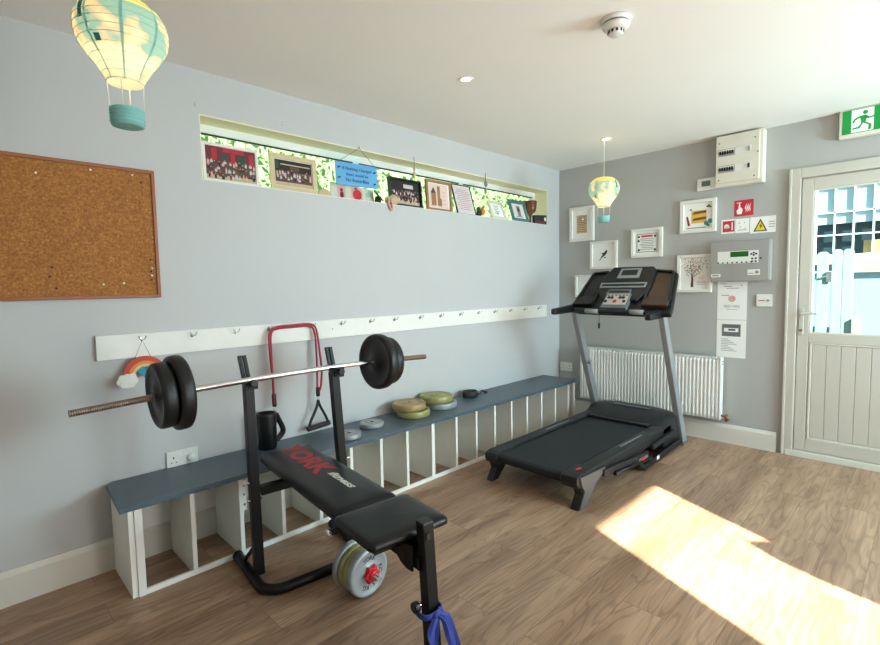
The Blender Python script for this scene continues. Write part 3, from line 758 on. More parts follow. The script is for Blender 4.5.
b = LB(); strip(b, [(.008, -.985, .275), (.035, -.995, .25), (.052, -1.0, .19), (.075, -1.0, .12), (.105, -.995, .05), (.12, -.99, .02)], lambda t: .006 + .020 * math.sin(min(1, t * 1.5 + .1) * 1.9), blue_cloth, 1.4); b.build('long_tail', rbn)
b = LB(); b.ball((.0, -.986, .272), .009, blue_cloth, 12, (1.3, .8, 1)); b.build('knot', rbn)

# ------------------------------------------------------------------ dumbbell on the floor
fc = Vector((-3.167, -1.055, .102)); ax = Vector((.055, -.9985, 0)).normalized()      # front face centre, axis towards the viewer
GD = 'plates on the dumbbell under the weight bench'
def dpl(off, r, t, m_, label, txt=None): # off: distance of the front face behind fc
    p = fc - ax * (off + t); p.z = r if r < .1 else .102
    p.z = .102
    return plate('weight_plate', label, r, t, m_, p, ax, GD, txt, ink if txt else None, .026)
dpl(0, .100, .036, silver_plate, 'front silver grey weight plate with lettering under the weight bench seat', [('YORK', 90), ('5 KG', 270), ('KG', 0)])
dpl(.038, .094, .028, gold_plate, 'olive gold weight plate directly behind the front silver plate of the dumbbell')
dpl(.068, .094, .030, gold_plate, 'olive gold weight plate between its twin and the rear silver plate')
dpl(.100, .100, .032, silver_plate, 'rear silver grey weight plate of the dumbbell under the weight bench')
db = thing('dumbbell', 'short chrome dumbbell bar with red star collar lying under the bench', 'dumbbell', (fc.x, fc.y + .12, .102))
b = B(); b.cyl(fc - ax * .135, fc + ax * .0, .0122, chrome, seg=18); b.build('bar', db)
b = B(); M, L = align(fc, fc + ax * .062); n = 16; pf = []
for k in range(n): z_ = k * L / n; pf += [(.0125, z_), (.0108, z_ + .0014), (.0125, z_ + .0028)]
b.lathe(pf, chrome, M, 18); b.build('threaded_end', db)
b = B(); star = []
for k in range(12): a = math.pi * k / 6; r_ = .040 if k % 2 == 0 else .028; star.append((r_ * math.cos(a), r_ * math.sin(a)))
b.prism(star, .001, .022, red_plastic, M); b.lathe([(.024, .022), (.022, .034), (.013, .034)], red_plastic, M, 20, caps=False); b.build('star_collar', db, bev=.003)

# ------------------------------------------------------------------ plates lying on the cubby bench
UPX = (0, 0, 1); GT = 'loose weight plates lying on the slate bench top'
plate('weight_plate', 'small silver plate on the slate bench top, left of its silver neighbour', .072, .030, silver_plate, (-2.725, -.268, BZ), UPX, GT, [('YORK', 90)], ink_grey, .016)
plate('weight_plate', 'small silver plate on the slate bench top, nearer the gold stacks', .076, .030, silver_plate, (-2.490, -.178, BZ), UPX, GT, [('YORK', 90)], ink_grey, .016)
plate('weight_plate', 'olive gold plate under the bronze plate in the left stack', .115, .046, gold_plate, (-2.135, -.175, BZ), UPX, GT)
plate('weight_plate', 'bronze weight plate on top of the left stack on the bench', .115, .046, bronze_plate, (-2.155, -.155, BZ + .0465), UPX, GT)
plate('weight_plate', 'silver plate under the olive plate in the right stack', .118, .046, silver_plate, (-1.845, -.150, BZ), UPX, GT)
plate('weight_plate', 'olive gold weight plate on top of the right stack on the bench', .118, .048, gold_plate, (-1.87, -.130, BZ + .0465), UPX, GT)
# wrist strap
ws = thing('wrist_strap', 'dark rolled wrist strap lying on bench top right of the gold plates', 'strap', (-1.46, -.10, BZ))
b = B(); b.tube([(-1.535, -.10, BZ + .026), (-1.50, -.145, BZ + .026), (-1.44, -.145, BZ + .026), (-1.41, -.10, BZ + .026), (-1.44, -.06, BZ + .026), (-1.50, -.06, BZ + .026)], .008, dark_rubber, 10, closed=True, flat=3.2)
b.build('cuff', ws)
b = B(); b.tube([(-1.42, -.12, BZ + .02), (-1.37, -.12, BZ + .014), (-1.33, -.10, BZ + .03), (-1.30, -.09, BZ + .018), (-1.29, -.12, BZ + .008)], .006, dark_rubber, 8); b.build('tail', ws)
b = B(); b.ball((-1.30, -.12, BZ + .012), .012, dark_rubber, 12, (1.6, 1, .9)); b.build('buckle', ws)

# ------------------------------------------------------------------ treadmill
tm = thing('treadmill', 'black and grey folding treadmill with console standing in front of radiator', 'treadmill', (-1.0, -.94, 0))
Y0, Y1 = -.605, -1.285; yc = (Y0 + Y1) / 2
# side rails with sloping rear ends
Mx = Matrix(((1, 0, 0, 0), (0, 0, 1, 0), (0, 1, 0, 0), (0, 0, 0, 1)))    # (u,v,w)->(x=u, y=w, z=v)
for ya, yb_ in ((Y0, -.690), (-1.195, Y1)):
    b = B(); b.prism([(-1.89, .150), (-1.87, .130), (-.50, .130), (-.50, .212), (-1.85, .202), (-1.885, .190)], ya, yb_, dark_grey, Mx)
    b.build('side_rail', tm, bev=.008, seg=3)
for ya in (-1.226, -.648): b = B(); b.box((-1.25, ya, .206), (-.92, ya - .014, .2105), mid_grey); b.build('rail_inlay', tm)
b = B(); b.prism([(-1.880, .162), (-1.870, .146), (-.55, .15), (-.55, .200), (-1.860, .192), (-1.877, .182)], -.70, -1.185, belt_mat, Mx); b.build('running_belt', tm, bev=.006)
b = B(); b.box((-1.83, -.692, .12), (-.5, -1.193, .147), black_plastic); b.build('deck_board', tm)
# rear end caps
for ya, yb_ in ((-.612, -.708), (-1.178, -1.290)):
    b = B(); b.prism([(-1.905, .160), (-1.887, .128), (-1.76, .120), (-1.70, .204), (-1.855, .206), (-1.897, .195)], ya, yb_, black_plastic, Mx); ec = b.build('end_cap', tm, bev=.008, seg=3)
b = B(); b.disc(-1.79, -1.235, .030, .2085, red_ink, None, .0012, ry=.010); b.build('badge', tm)
# rear feet
for ya, yb_ in ((-.612, -.66), (-1.235, -1.288)):
    b = B(); b.prism([(-1.87, .14), (-1.68, .135), (-1.72, .09), (-1.82, .0), (-1.89, .0), (-1.840, .08)], ya, yb_, black_plastic, Mx); b.build('rear_foot', tm, bev=.006)
b = B(); b.prism([(-1.88, .194), (-1.58, .180), (-1.60, .155), (-1.70, .112), (-1.79, .03), (-1.82, .006), (-1.885, .006), (-1.830, .10), (-1.862, .14)], -1.289, -1.299, mat('plate_grey', '4A4D4F', .4), Mx); b.build('foot_plate', tm, bev=.003)
# folding gear on the right side
b = B(); b.bar((-1.62, -1.302, .150), (-.98, -1.302, .105), .022, .040, dark_grey); b.build('folding_strut', tm, bev=.004)
b = B(); b.cyl((-1.50, -1.318, .118), (-.95, -1.318, .075), .012, black_metal, seg=14); b.build('gas_spring', tm)
b = B(); b.bar((-1.06, -1.305, .03), (-.40, -1.305, .055), .030, .045, black_plastic); b.bar((-1.06, -1.305, .03), (-1.12, -1.305, .075), .028, .035, black_plastic); b.build('base_frame', tm, bev=.005)
b = B(); b.box((-.86, -1.3205, .035), (-.82, -1.322, .060), paper); b.build('label', tm)
b = B(); b.bar((-1.16, -1.318, .10), (-1.02, -1.318, .10), .008, .035, chrome); b.box((-1.12, -1.3225, .088), (-1.06, -1.3240, .112), red_ink); b.build('latch', tm, bev=.002)
b = B(); b.bar((-.90, -1.30, .13), (-.50, -1.30, .155), .026, .034, dark_grey); b.build('lift_arm', tm, bev=.004)
# motor hood
b = B()
nseg = 10; i = b.mi(dark_grey); rows = []
prof = [(-.70, .207), (-.66, .232), (-.56, .262), (-.45, .285), (-.36, .288), (-.28, .262), (-.245, .20), (-.24, .06)]
for (x, z) in prof:
    row = []
    for k in range(nseg + 1):
        t_ = k / nseg; y = Y0 + (Y1 - Y0) * t_; e = abs(2 * t_ - 1) ** 4
        row.append(b.V((x + (.05 * (abs(2 * t_ - 1) ** 2) if x < -.5 else -.02 * e), y, z - (.035 * e if z > .21 else 0))))
    rows.append(row)
for a, c in zip(rows[:-1], rows[1:]):
    for k in range(nseg): b.face([a[k], a[k + 1], c[k + 1], c[k]], i, True)
for side in (0, nseg):
    for k in range(len(rows) - 1):
        pass
bl = [b.V((prof[0][0] + .05, Y0, .06)), b.V((prof[0][0] + .05, Y1, .06))]
b.face([r[0] for r in rows] + [bl[0]], i); b.face([r[-1] for r in rows][::-1] + [bl[1]], i)
b.face([bl[0], rows[-1][0]] + rows[-1][1:-1] + [rows[-1][-1], bl[1]], i)
b.face(rows[0] + [bl[1], bl[0]], i)
hood = b.build('motor_hood', tm)
b = B(); b.box((-.47, -.80, .2865), (-.44, -1.10, .2885), mid_grey); b.build('hood_strip', hood)
b = B(); b.box((-.70, -.70, .203), (-.64, -1.185, .222), black_plastic); b.build('hood_lip', hood, bev=.004)
# base cross tube and transport feet
b = B(); b.box((-.36, -1.30, .012), (-.22, -.56, .055), black_plastic); b.build('base_cross_bar', tm, bev=.005)
# uprights
YU0, YU1 = -.585, -1.283
def upx(z): return -.265 - (z / 1.05) * .45
for yy in (YU0, YU1):
    b = B(); b.hexa([(-.30, yy - .024, 0.012), (-.215, yy - .024, .012), (-.215, yy + .024, .012), (-.30, yy + .024, .012),
                     (-.745, yy - .021, 1.07), (-.675, yy - .021, 1.07), (-.675, yy + .021, 1.07), (-.745, yy + .021, 1.07)], silver_paint)
    u_ = b.build('upright', tm, bev=.005)
    b = B(); b.box((-.31, yy - .03, 0), (-.20, yy + .03, .03), mid_grey)
    for x in (-.285, -.235): b.cyl((x, yy - .03, .02), (x, yy - .034, .02), .006, gasket, seg=8)
    b.build('foot_bracket', u_, bev=.003)
b = B(); b.tube([(-.55, -.625, .62), (-.56, -.64, .64)], .012, silver_paint, smooth=False); b.build('bottle_clip', tm)
# console: local (u = -y, v up the slope, w out toward the runner)
vx = Vector((.28, 0, .285)).normalized(); ux = Vector((0, -1, 0)); wx = ux.cross(vx).normalized()
CM = Matrix((ux, vx, wx)).transposed().to_4x4(); CM.translation = Vector((-.78, -.965, 1.10))
b = B()
b.prism([(-.405, -.01), (-.395, .03), (-.335, .385), (-.29, .415), (.30, .412), (.355, .37), (.405, .03), (.41, -.04), (.30, -.045), (-.30, -.035)], -.05, -.012, black_plastic, CM)
con = b.build('console_shell', tm, bev=.012, seg=3)
for s_, P in ((-1, [(-.365, .03), (-.318, .385), (-.19, .395), (-.20, .03)]), (1, [(.19, .03), (.19, .395), (.325, .375), (.375, .03)])):
    # side tray with raised rim
    b = B(); cx_ = sum(p[0] for p in P) / 4; cy_ = sum(p[1] for p in P) / 4
    tray_m = dark_grey if s_ < 0 else mat('brown_gloss_plastic', '4A3524', .3, var=.1)
    b.prism([(cx_ + (u - cx_) * .86, cy_ + (v - cy_) * .92) for u, v in P], -.0125, -.010, tray_m, CM)
    b.build('side_tray', con)
    b = B()
    for k in range(4):
        a_, c_ = P[k], P[(k + 1) % 4]
        b.bar(CM @ Vector((a_[0], a_[1], -.004)), CM @ Vector((c_[0], c_[1], -.004)), .018, .018, black_plastic, up=wx)
    b.build('tray_rim', con, bev=.005)
    b = B(); q = [P[0], P[3]] if s_ < 0 else [P[0], P[3]]
    b.hexa([CM @ Vector((q[0][0], .02, -.012)), CM @ Vector((q[1][0], .02, -.012)), CM @ Vector((q[1][0], .14, -.012)), CM @ Vector((q[0][0], .14, -.012)),
            CM @ Vector((q[0][0], .02, .018)), CM @ Vector((q[1][0], .02, .018)), CM @ Vector((q[1][0], .03, .018)), CM @ Vector((q[0][0], .03, .018))], black_plastic if s_ < 0 else tray_m)
    b.build('cup_holder', con, bev=.004)
b = B(); b.prism([(-.225, .20), (-.17, .40), (-.155, .435), (.165, .430), (.20, .39), (.205, .20), (.14, .07), (-.13, .07)], -.045, .012, black_plastic, CM); dp = b.build('display_panel', con, bev=.008, seg=3)
b = B(); b.prism([(-.085, .30), (.090, .30), (.085, .405), (-.080, .405)], .012, .018, silver_paint, CM)
b.prism([(-.062, .330), (.066, .330), (.062, .388), (-.060, .388)], .018, .0186, gasket, CM); b.build('display_screen', dp)
b = B(); b.rect(-.195, .197, .170, .212, .012, silver_paint, CM, .007); b.rect(-.195, .236, .170, .250, .012, silver_paint, CM, .007)
b.rect(-.195, .210, -.183, .238, .012, silver_paint, CM, .007); b.rect(.158, .210, .170, .238, .012, silver_paint, CM, .007); b.rect(-.183, .212, .158, .236, .012, gasket, CM, .003); b.build('book_ledge', dp)
b = B(); b.prism([(-.20, .19), (.18, .19), (.14, .09), (-.13, .09)], .012, .0135, dark_grey, CM); b.build('speaker_grille', dp)
b = B(); b.prism([(-.115, .125), (.080, .125), (.075, .172), (-.10, .172)], .012, .024, mid_grey, CM); b.rect(-.095, .137, .066, .158, .024, gasket, CM); b.build('lower_screen', dp)
b = B(); b.prism([(-.108, -.02), (.092, -.02), (.090, .128), (-.100, .128)], -.02, .026, mid_grey, CM)
b.prism([(-.098, .012), (.082, .012), (.080, .122), (-.093, .122)], .026, .0275, mat('keypad_pink', 'C9BDB8', .4), CM)
for u, v in ((-.07, .083), (-.045, .083), (.02, .083), (.045, .083), (-.085, .045), (.06, .045)): b.disc(u, v, .013, .0275, gasket, CM, .003)
b.disc(-.012, .045, .015, .0275, red_ink, CM, .003)
for u in (-.08, -.05, -.02, .01, .04, .065): b.rect(u - .01, .103, u + .01, .113, .0275, gasket, CM)
b.build('keypad', con, bev=.001)
# handrails
b = B(); hzz = 1.085
b.tube([(-.74, YU0 + .005, hzz), (-.80, -.66, hzz - .005), (-.825, -.80, hzz - .008), (-.83, -.965, hzz - .01), (-.825, -1.13, hzz - .012), (-.80, -1.25, hzz - .02), (-.74, -1.31, hzz - .03)], .017, black_plastic, 14)
hb = b.build('handle_bar', tm)
for ya, yb_ in ((-.745, -.855), (-1.10, -1.20)):
    b = B(); b.tube([(-.827, ya, hzz - .008), (-.832, yb_, hzz - .011)], .0185, silver_paint, 14, smooth=False); b.build('pulse_grip', hb)
for yy, dz, ex_ in ((YU0, 0.0, -1.03), (YU1, -.025, -.955)):
    b = B(); b.hexa([(ex_, yy - .025, 1.052 + dz), (-.70, yy - .027, 1.06 + dz), (-.70, yy + .027, 1.06 + dz), (ex_, yy + .025, 1.052 + dz),
                     (ex_ - .005, yy - .022, 1.098 + dz), (-.70, yy - .027, 1.125 + dz), (-.70, yy + .027, 1.125 + dz), (ex_ - .005, yy + .022, 1.098 + dz)], black_plastic); g_ = b.build('hand_grip', tm, bev=.010, seg=3)
b = B(); b.tube([(-.83, -.86, 1.06), (-.832, -.862, 1.02), (-.83, -.86, .985)], .002, ink, 6); b.cyl((-.83, -.86, .985), (-.83, -.86, .945), .007, black_plastic, seg=10); b.build('safety_key', tm)

# ------------------------------------------------------------------ radiator
rd = thing('radiator', 'white ribbed panel radiator under the pictures on the right wall', 'radiator', (0, -.90, .18))
ra, rbb, rz0, rz1 = -.295, -1.495, .195, .69
b = B(); n = 42; i = b.mi(white_gloss); pl = []
for k in range(n * 4 + 1):
    t_ = k / (n * 4); y = ra + (rbb - ra) * t_; ph = (k % 4)
    x = -.100 if ph in (1, 2) else -.092
    pl.append((x, y))
bot = [b.V((x, y, rz0 + .01)) for x, y in pl]; bot2 = [b.V((x, y, rz0 + .025)) for x, y in pl]; top = [b.V((x, y, rz1 - .03)) for x, y in pl]
fl0 = [b.V((-.088, y, rz0)) for x, y in pl]; fl1 = [b.V((-.088, y, rz1 - .01)) for x, y in pl]
for A_, B_ in ((fl0, bot2), (bot2, top), (top, fl1)):
    for k in range(len(pl) - 1): b.face([A_[k], A_[k + 1], B_[k + 1], B_[k]], i)
for v in bot: b.bm.verts.remove(v)
b.box((-.088, ra, rz0), (-.080, rbb, rz1 - .01), white_gloss)
b.build('front_panel', rd)
b = B(); b.box((-.098, ra + .008, rz1 - .022), (-.028, ra, rz1), white_gloss); b.box((-.098, ra, rz0), (-.028, ra + .008, rz1), white_gloss); b.build('side_cover', rd, bev=.003)
b = B(); b.box((-.100, rbb, rz0), (-.028, rbb - .008, rz1), white_gloss)
for z_ in (rz1 - .03, rz1 - .05): b.box((-.08, rbb - .0085, z_), (-.04, rbb - .0095, z_ - .008), ink_grey)
b.build('side_cover', rd, bev=.003)
b = B(); b.box((-.098, ra, rz1 - .008), (-.028, rbb, rz1), white_gloss)
for k in range(46): y = ra - .02 - k * .0257; b.box((-.085, y, rz1), (-.04, y - .012, rz1 + .0008), ink_grey)
b.build('top_grille', rd, bev=.002)
b = B(); b.box((-.04, ra - .02, rz0 + .01), (-.03, rbb + .02, rz1 - .02), white_gloss); b.box((-.03, ra - .15, rz0 + .2), (-.001, ra - .19, rz1 - .1), white_gloss); b.box((-.03, rbb + .19, rz0 + .2), (-.001, rbb + .15, rz1 - .1), white_gloss); b.build('rear_panel', rd)
b = B(); b.cyl((-.06, rbb - .008, rz0 + .03), (-.06, rbb - .05, rz0 + .03), .010, copper, seg=12); b.cyl((-.06, rbb - .045, rz0 + .045), (-.06, rbb - .045, rz0 - .01), .012, copper, seg=12)
b.cyl((-.06, rbb - .045, rz0 - .005), (-.001, rbb - .045, rz0 - .005), .0075, copper, seg=12); b.build('valve', rd)

# ------------------------------------------------------------------ sockets
def socket(label, M, w_=.147, h_=.086, extra=False):
    t = thing('wall_socket', label, 'socket', (M @ Vector((0, 0, 0))))
    b = B(); b.prism([(-w_ / 2, -h_ / 2), (w_ / 2, -h_ / 2), (w_ / 2, h_ / 2), (-w_ / 2, h_ / 2)], .0005, .012, white_plastic, M); p = b.build('plate', t, bev=.002)
    for u in ((-.042,) if extra else (-.042, .042)): b = B(); b.rect(u - .003, .004, u + .003, .014, .0121, ink, M); b.rect(u - .014, -.018, u - .008, -.013, .0121, ink, M); b.rect(u + .008, -.018, u + .014, -.013, .0121, ink, M); b.build('socket_outlet', p)
    for u in (-.012, .012): b = B(); b.rect(u - .006, .018, u + .006, .033, .0121, white_gloss, M, .003); b.build('switch', p)
    if extra: b = B(); b.lathe([(.020, 0), (.020, .012), (.016, .016), (0, .016)], white_gloss, M @ Matrix.Translation((.040, -.004, .0121)), 20); b.build('socket_cover', p)
    return t
socket('white double socket with round cover on back wall above the bench', WA(-3.552, .445), extra=True)
socket('white double socket low in the corner beside the radiator', WB(-.085, .463), w_=.13)

# ------------------------------------------------------------------ right wall: pictures
def picture(name, label, cat, M, w_, h_, fw, depth, fm_, art, group=None, back=None, mat_in=0.0, gl=False, mountm=None):
    """framed picture: M maps local (u,v,w), centre of the back at origin"""
    t = thing(name, label, cat, M.translation, group)
    b = B(); W2, H2 = w_ / 2, h_ / 2
    b.prism([(-W2, -H2), (W2, -H2), (W2 - fw, -H2 + fw), (-W2 + fw, -H2 + fw)], 0, depth, fm_, M); b.prism([(W2, -H2), (W2, H2), (W2 - fw, H2 - fw), (W2 - fw, -H2 + fw)], 0, depth, fm_, M)
    b.prism([(W2, H2), (-W2, H2), (-W2 + fw, H2 - fw), (W2 - fw, H2 - fw)], 0, depth, fm_, M); b.prism([(-W2, H2), (-W2, -H2), (-W2 + fw, -H2 + fw), (-W2 + fw, H2 - fw)], 0, depth, fm_, M)
    b.build('frame', t, bev=.0012)
    b = B(); b.rect(-W2 + fw * .9, -H2 + fw * .9, W2 - fw * .9, H2 - fw * .9, depth * .35, mountm or paper, M, .0015); b.build('mount', t)
    b = B(); art(b, M @ Matrix.Translation((0, 0, depth * .35 + .0017))); b.build('print', t)
    return t
GP = 'white framed pictures on the right wall'
white_frame = mat('white_frame', 'E6E1D8', .45, var=.02)
def art_fossil(b, M):
    b.rect(-.055, -.085, .055, .085, 0, sand, M)
    for k in range(9): b.rect(-.04 + rnd.uniform(-.01, .01), -.07 + k * .017, .04 + rnd.uniform(-.01, .01), -.066 + k * .017, .0008, photo_brown, M)
    b.disc(.012, .045, .012, .001, paper, M); b.disc(.02, .05, .004, .0018, ink, M)
def art_lizard(b, M):
    b.prism([(-.045, -.05), (-.04, -.052), (-.018, -.022), (.008, -.008), (.03, .018), (.035, .04), (.025, .045), (.01, .03), (-.008, .008), (-.024, -.014)], 0, .0008, ink, M)
    for q in ((-.02, .01, .0, .02), (.0, -.02, .02, -.028)): b.rect(*q, 0, ink, M)
    b.prism([(-.012, .006), (-.03, .012), (-.028, .016), (-.008, .012)], 0, .0009, teal, M)
    b.rect(-.115, -.115, .115, -.09, 0, pale_wood, M, .0004) if False else None
def art_cert(b, M):
    b.rect(-.092, -.082, .092, .082, 0, paper, M)
    for a_, c_, d_, e_ in ((-.09, .074, .09, .08), (-.09, -.08, .09, -.074), (-.09, -.08, -.084, .08), (.084, -.08, .09, .08)): b.rect(a_, c_, d_, e_, .0007, ink_grey, M)
    b.rect(-.05, .05, .05, .066, .0008, red_ink, M)
    for k in range(7): b.rect(-.06 + .008 * (k % 3), .032 - k * .015, .06 - .008 * (k % 2), .037 - k * .015, .0008, ink_grey, M)
    for u, v in ((-.07, .055), (.07, .055), (-.07, -.06), (.07, -.06), (-.072, .02)): b.disc(u, v, .010, .0008, ink, M)
def art_food(b, M):
    b.rect(-.05, -.055, .062, .045, 0, mat('mustard', 'D9B64A', .6), M)
    for k, v in enumerate((.015, -.035)): b.prism([(-.045, v), (.06, v + .008), (.062, v + .028), (-.03, v + .02)], .0008, .0016, mat('food_brown', '8A3A24', .6), M)
    b.disc(.03, .03, .012, .0018, mat('olive', '5A7A2A', .6), M)
    b.prism([(-.09, .0), (-.078, .004), (-.058, -.07), (-.076, -.075)], .0, .0012, mat('chilli_red', 'A0302A', .5), M)
    for u, v, r_ in ((.06, -.06, .016), (.09, -.045, .018), (.075, -.075, .012)): b.disc(u, v, r_, .0008, teal, M)
    for u, v in ((-.055, .055), (.07, .07), (.09, .065), (.08, .078)): b.disc(u, v, .010, .0008, ink, M, seg=6, ry=.006)
    b.rect(-.085, -.095, .06, -.088, 0, ink_grey, M)
def art_tree(b, M):
    br_ = mat('tree_brown', '6A4030', .7)
    b.prism([(-.026, -.11), (-.006, -.11), (-.008, -.04), (-.016, .0), (-.022, -.04)], 0, .0008, br_, M)
    for (u0, v0, u1, v1) in ((-.015, -.02, -.065, .04), (-.015, -.02, -.03, .07), (-.014, -.01, .03, .05), (-.012, -.03, .07, .03), (-.04, .01, -.08, .02), (.02, .02, .06, .08)):
        d = Vector((v1 - v0, u0 - u1)).normalized() * .0025; b.prism([(u0 - d.x, v0 - d.y), (u0 + d.x, v0 + d.y), (u1, v1)], .0003, .001, br_, M)
    lc = [mat('leaf_r', 'B0402F', .6), teal, mat('leaf_g', '6E9A3A', .6), mat('leaf_o', 'D98A3A', .6), mat('leaf_p', '8A4A7A', .6), ink]
    for k in range(170):
        u = -.015 + rnd.gauss(0, .05) + .012; v = .05 + rnd.gauss(0, .035) + (.2 * (u - .0) if u > 0 else 0)
        if abs(u) < .11 and v < .13: b.disc(u, v, rnd.uniform(.002, .0045), .0012, lc[k % 6], M, seg=6)
    b.text('2021', .022, mat('soft_pink', 'D88A80', .6), M @ Matrix.Translation((.055, -.04, 0)), w=.0008)
    for k in range(3): b.rect(.02, -.065 - k * .012, .09, -.062 - k * .012, 0, ink_grey, M, .0005)
def art_note(b, M):
    for k in range(5): b.prism([(-.03 + k * .008, .0 + k * .006), (-.02 + k * .008, .004 + k * .006), (-.014 + k * .008, .016 + k * .004), (-.026 + k * .008, .014 + k * .004)], 0, .0008, ink_grey, M)
    b.rect(-.02, -.03, .02, -.027, 0, ink_grey, M)
picture('picture_frame', 'white framed tan print nearest the corner, beside the small balloon lamp', 'picture', WB(-.255, 1.856), .25, .325, .028, .03, white_frame, art_fossil, GP)
picture('picture_frame', 'square white framed dark lizard drawing just above the treadmill console', 'picture', WB(-.480, 1.550), .265, .255, .022, .03, white_frame, art_lizard, GP)
picture('picture_frame', 'white framed certificate with red heading and four corner dots', 'picture', WB(-.878, 1.632), .268, .25, .022, .03, white_frame, art_cert, GP)
picture('picture_frame', 'white framed picture of mustard square with red and green shapes', 'picture', WB(-1.288, 1.814), .268, .262, .026, .03, white_frame, art_food, GP)
picture('picture_frame', 'white framed print of a tree with multicoloured leaves', 'picture', WB(-1.268, 1.354), .262, .305, .024, .03, white_frame, art_tree, GP)
picture('picture_frame', 'small white framed sketch half hidden behind left side of console', 'picture', WB(-.315, 1.265), .25, .21, .020, .03, white_frame, art_note, GP)

# consumer unit
cu = thing('fuse_box', 'white two row electrical fuse box high on right wall under ceiling', 'fuse box', (0, -1.59, 2.04))
b = B(); b.box((-.085, -1.430, 2.008), (-.001, -1.745, 2.390), cream_plastic); b.build('case', cu, bev=.006)
b = B(); b.box((-.102, -1.436, 2.032), (-.085, -1.722, 2.382), cream_plastic); cv = b.build('cover', cu, bev=.003)
M = WB(-1.578, 2.196, -.102)
for v in (.060, -.062):
    b = B(); b.rect(-.125, v - .026, -.015, v + .026, 0, grey_case, M, .002); b.rect(-.122, v + .004, -.018, v + .022, .002, paper, M, .002)
    for k in range(6): b.rect(-.116 + k * .0165, v - .012, -.106 + k * .0165, v + .012, .002, ink, M, .010)
    b.build('breaker_row', cv)
    b = B(); b.rect(-.01, v - .024, .04, v + .024, 0, white_plastic, M, .003); b.rect(.0401, v - .022, .092, v + .024, 0, white_plastic, M, .003); b.rect(.074, v - .014, .086, v + .018, .003, ink if v < 0 else grey_case, M, .010)
    b.build('main_switch', cv)
b = B()
for u, v in ((-.12, .135), (.115, .135), (-.12, -.14), (.115, -.14), (.135, .03)): b.disc(u, v, .005, 0, ink, M, .001)
b.build('screw', cv)
ts = thing('timer_display', 'small white box with grey screen beside lower left of fuse box', 'controller', (0, -1.33, 2.06))
b = B(); b.box((-.035, -1.283, 2.010), (-.001, -1.428, 2.104), white_plastic); b.build('case', ts, bev=.003)
b = B(); b.rect(-.034, -.020, .030, .022, .0, lcd_grey, WB(-1.35, 2.060, -.035)); b.build('screen', ts)

# signs
def sign(name, label, y0, y1, z0, z1, base, art):
    M = WB((y0 + y1) / 2, (z0 + z1) / 2, 0); W2, H2 = abs(y1 - y0) / 2, (z1 - z0) / 2
    b = B(); b.rect(-W2, -H2, W2, H2, .0005, base, M, .002); art(b, M @ Matrix.Translation((0, 0, .0027)), W2, H2)
    return single(b, name, label, 'sign', loc=tuple(M.translation))
def s_call(b, M, W, Hh):
    b.prism([(-.045, -.045), (-.015, -.045), (-.008, -.02), (-.012, .0), (-.024, .004), (-.026, .035), (-.034, .035), (-.036, -.004), (-.048, -.015)], 0, .0006, paper, M)
    b.rect(-.050, .038, -.015, .043, 0, paper, M)
    for k in range(3): b.prism([(.012 + k * .013, -.035), (.020 + k * .013, -.015), (.014 + k * .013, .0), (.021 + k * .013, .035), (.012 + k * .013, .015), (.006 + k * .013, -.002), (.013 + k * .013, -.015)], 0, .0006, paper, M)
def s_bell(b, M, W, Hh):
    b.rect(-.035, -.042, .045, .042, 0, sign_red, M); b.disc(-.008, .0, .018, .0008, paper, M); b.rect(-.026, -.014, .012, -.006, .0008, paper, M); b.rect(.026, -.03, .034, .03, .0008, paper, M)
def s_plain(b, M, W, Hh):
    for u, v in ((-.02, .02), (.015, .022), (-.01, -.01), (.02, -.02)): b.disc(u, v, .004, 0, ink_grey, M)
    b.rect(-.03, -.035, .03, -.03, 0, ink_grey, M)
def s_elec(b, M, W, Hh):
    b.prism([(-.06, -.048), (.03, -.048), (-.015, .045)], 0, .0006, ink, M); b.prism([(-.048, -.041), (.018, -.041), (-.015, .029)], .0006, .0012, yellow, M)
    b.prism([(-.006, .016), (-.022, -.012), (-.013, -.012), (-.020, -.036), (-.002, -.006), (-.011, -.006)], .0012, .0018, ink, M)
    for k in range(3): b.rect(.038, .015 - k * .018, .075, .020 - k * .018, 0, ink_grey, M)
sign('alarm_sign', 'red sign with white hand and flames, above the alarm panel', -1.545, -1.672, 1.782, 1.902, sign_red, s_call)
sign('alarm_sign', 'small white bordered red bell sign left of the yellow triangle', -1.456, -1.548, 1.657, 1.765, paper, s_bell)
sign('notice_card', 'plain off-white card between red bell sign and yellow triangle sign', -1.553, -1.648, 1.655, 1.762, paper, s_plain)
sign('electric_warning_sign', 'yellow triangle lightning warning sign on a white card', -1.653, -1.817, 1.643, 1.764, paper, s_elec)

# alarm panel
ap = thing('fire_alarm_box', 'grey fire alarm control panel with green display on the right wall', 'alarm panel', (0, -1.6, 1.28))
b = B(); b.box((-.072, -1.413, 1.292), (-.001, -1.805, 1.588), grey_case); b.build('case', ap, bev=.004)
b = B(); b.box((-.080, -1.408, 1.287), (-.072, -1.798, 1.592), grey_case); fp = b.build('front_plate', ap, bev=.003)
M = WB(-1.600, 1.44, -.080) @ Matrix.Diagonal((1.14, 1.05, 1, 1))
b = B(); b.rect(-.125, -.018, .115, .070, 0, white_plastic, M, .001); b.build('keypad_area', fp)
b = B(); b.rect(-.048, .028, .058, .066, .001, lcd_green, M, .001); b.build('screen', fp)
b = B()
for k in range(8): b.disc(-.12 + k * .028, -.012, .0055, .001, ink, M, .002, 10)
for u, v in ((.088, .052), (.088, .036), (.074, .044), (.102, .044), (.08, .012), (.1, .012), (.08, -.008), (.1, -.008), (.128, .012)): b.disc(u, v, .0065, .001, ink, M, .002, 10)
b.build('button', fp)
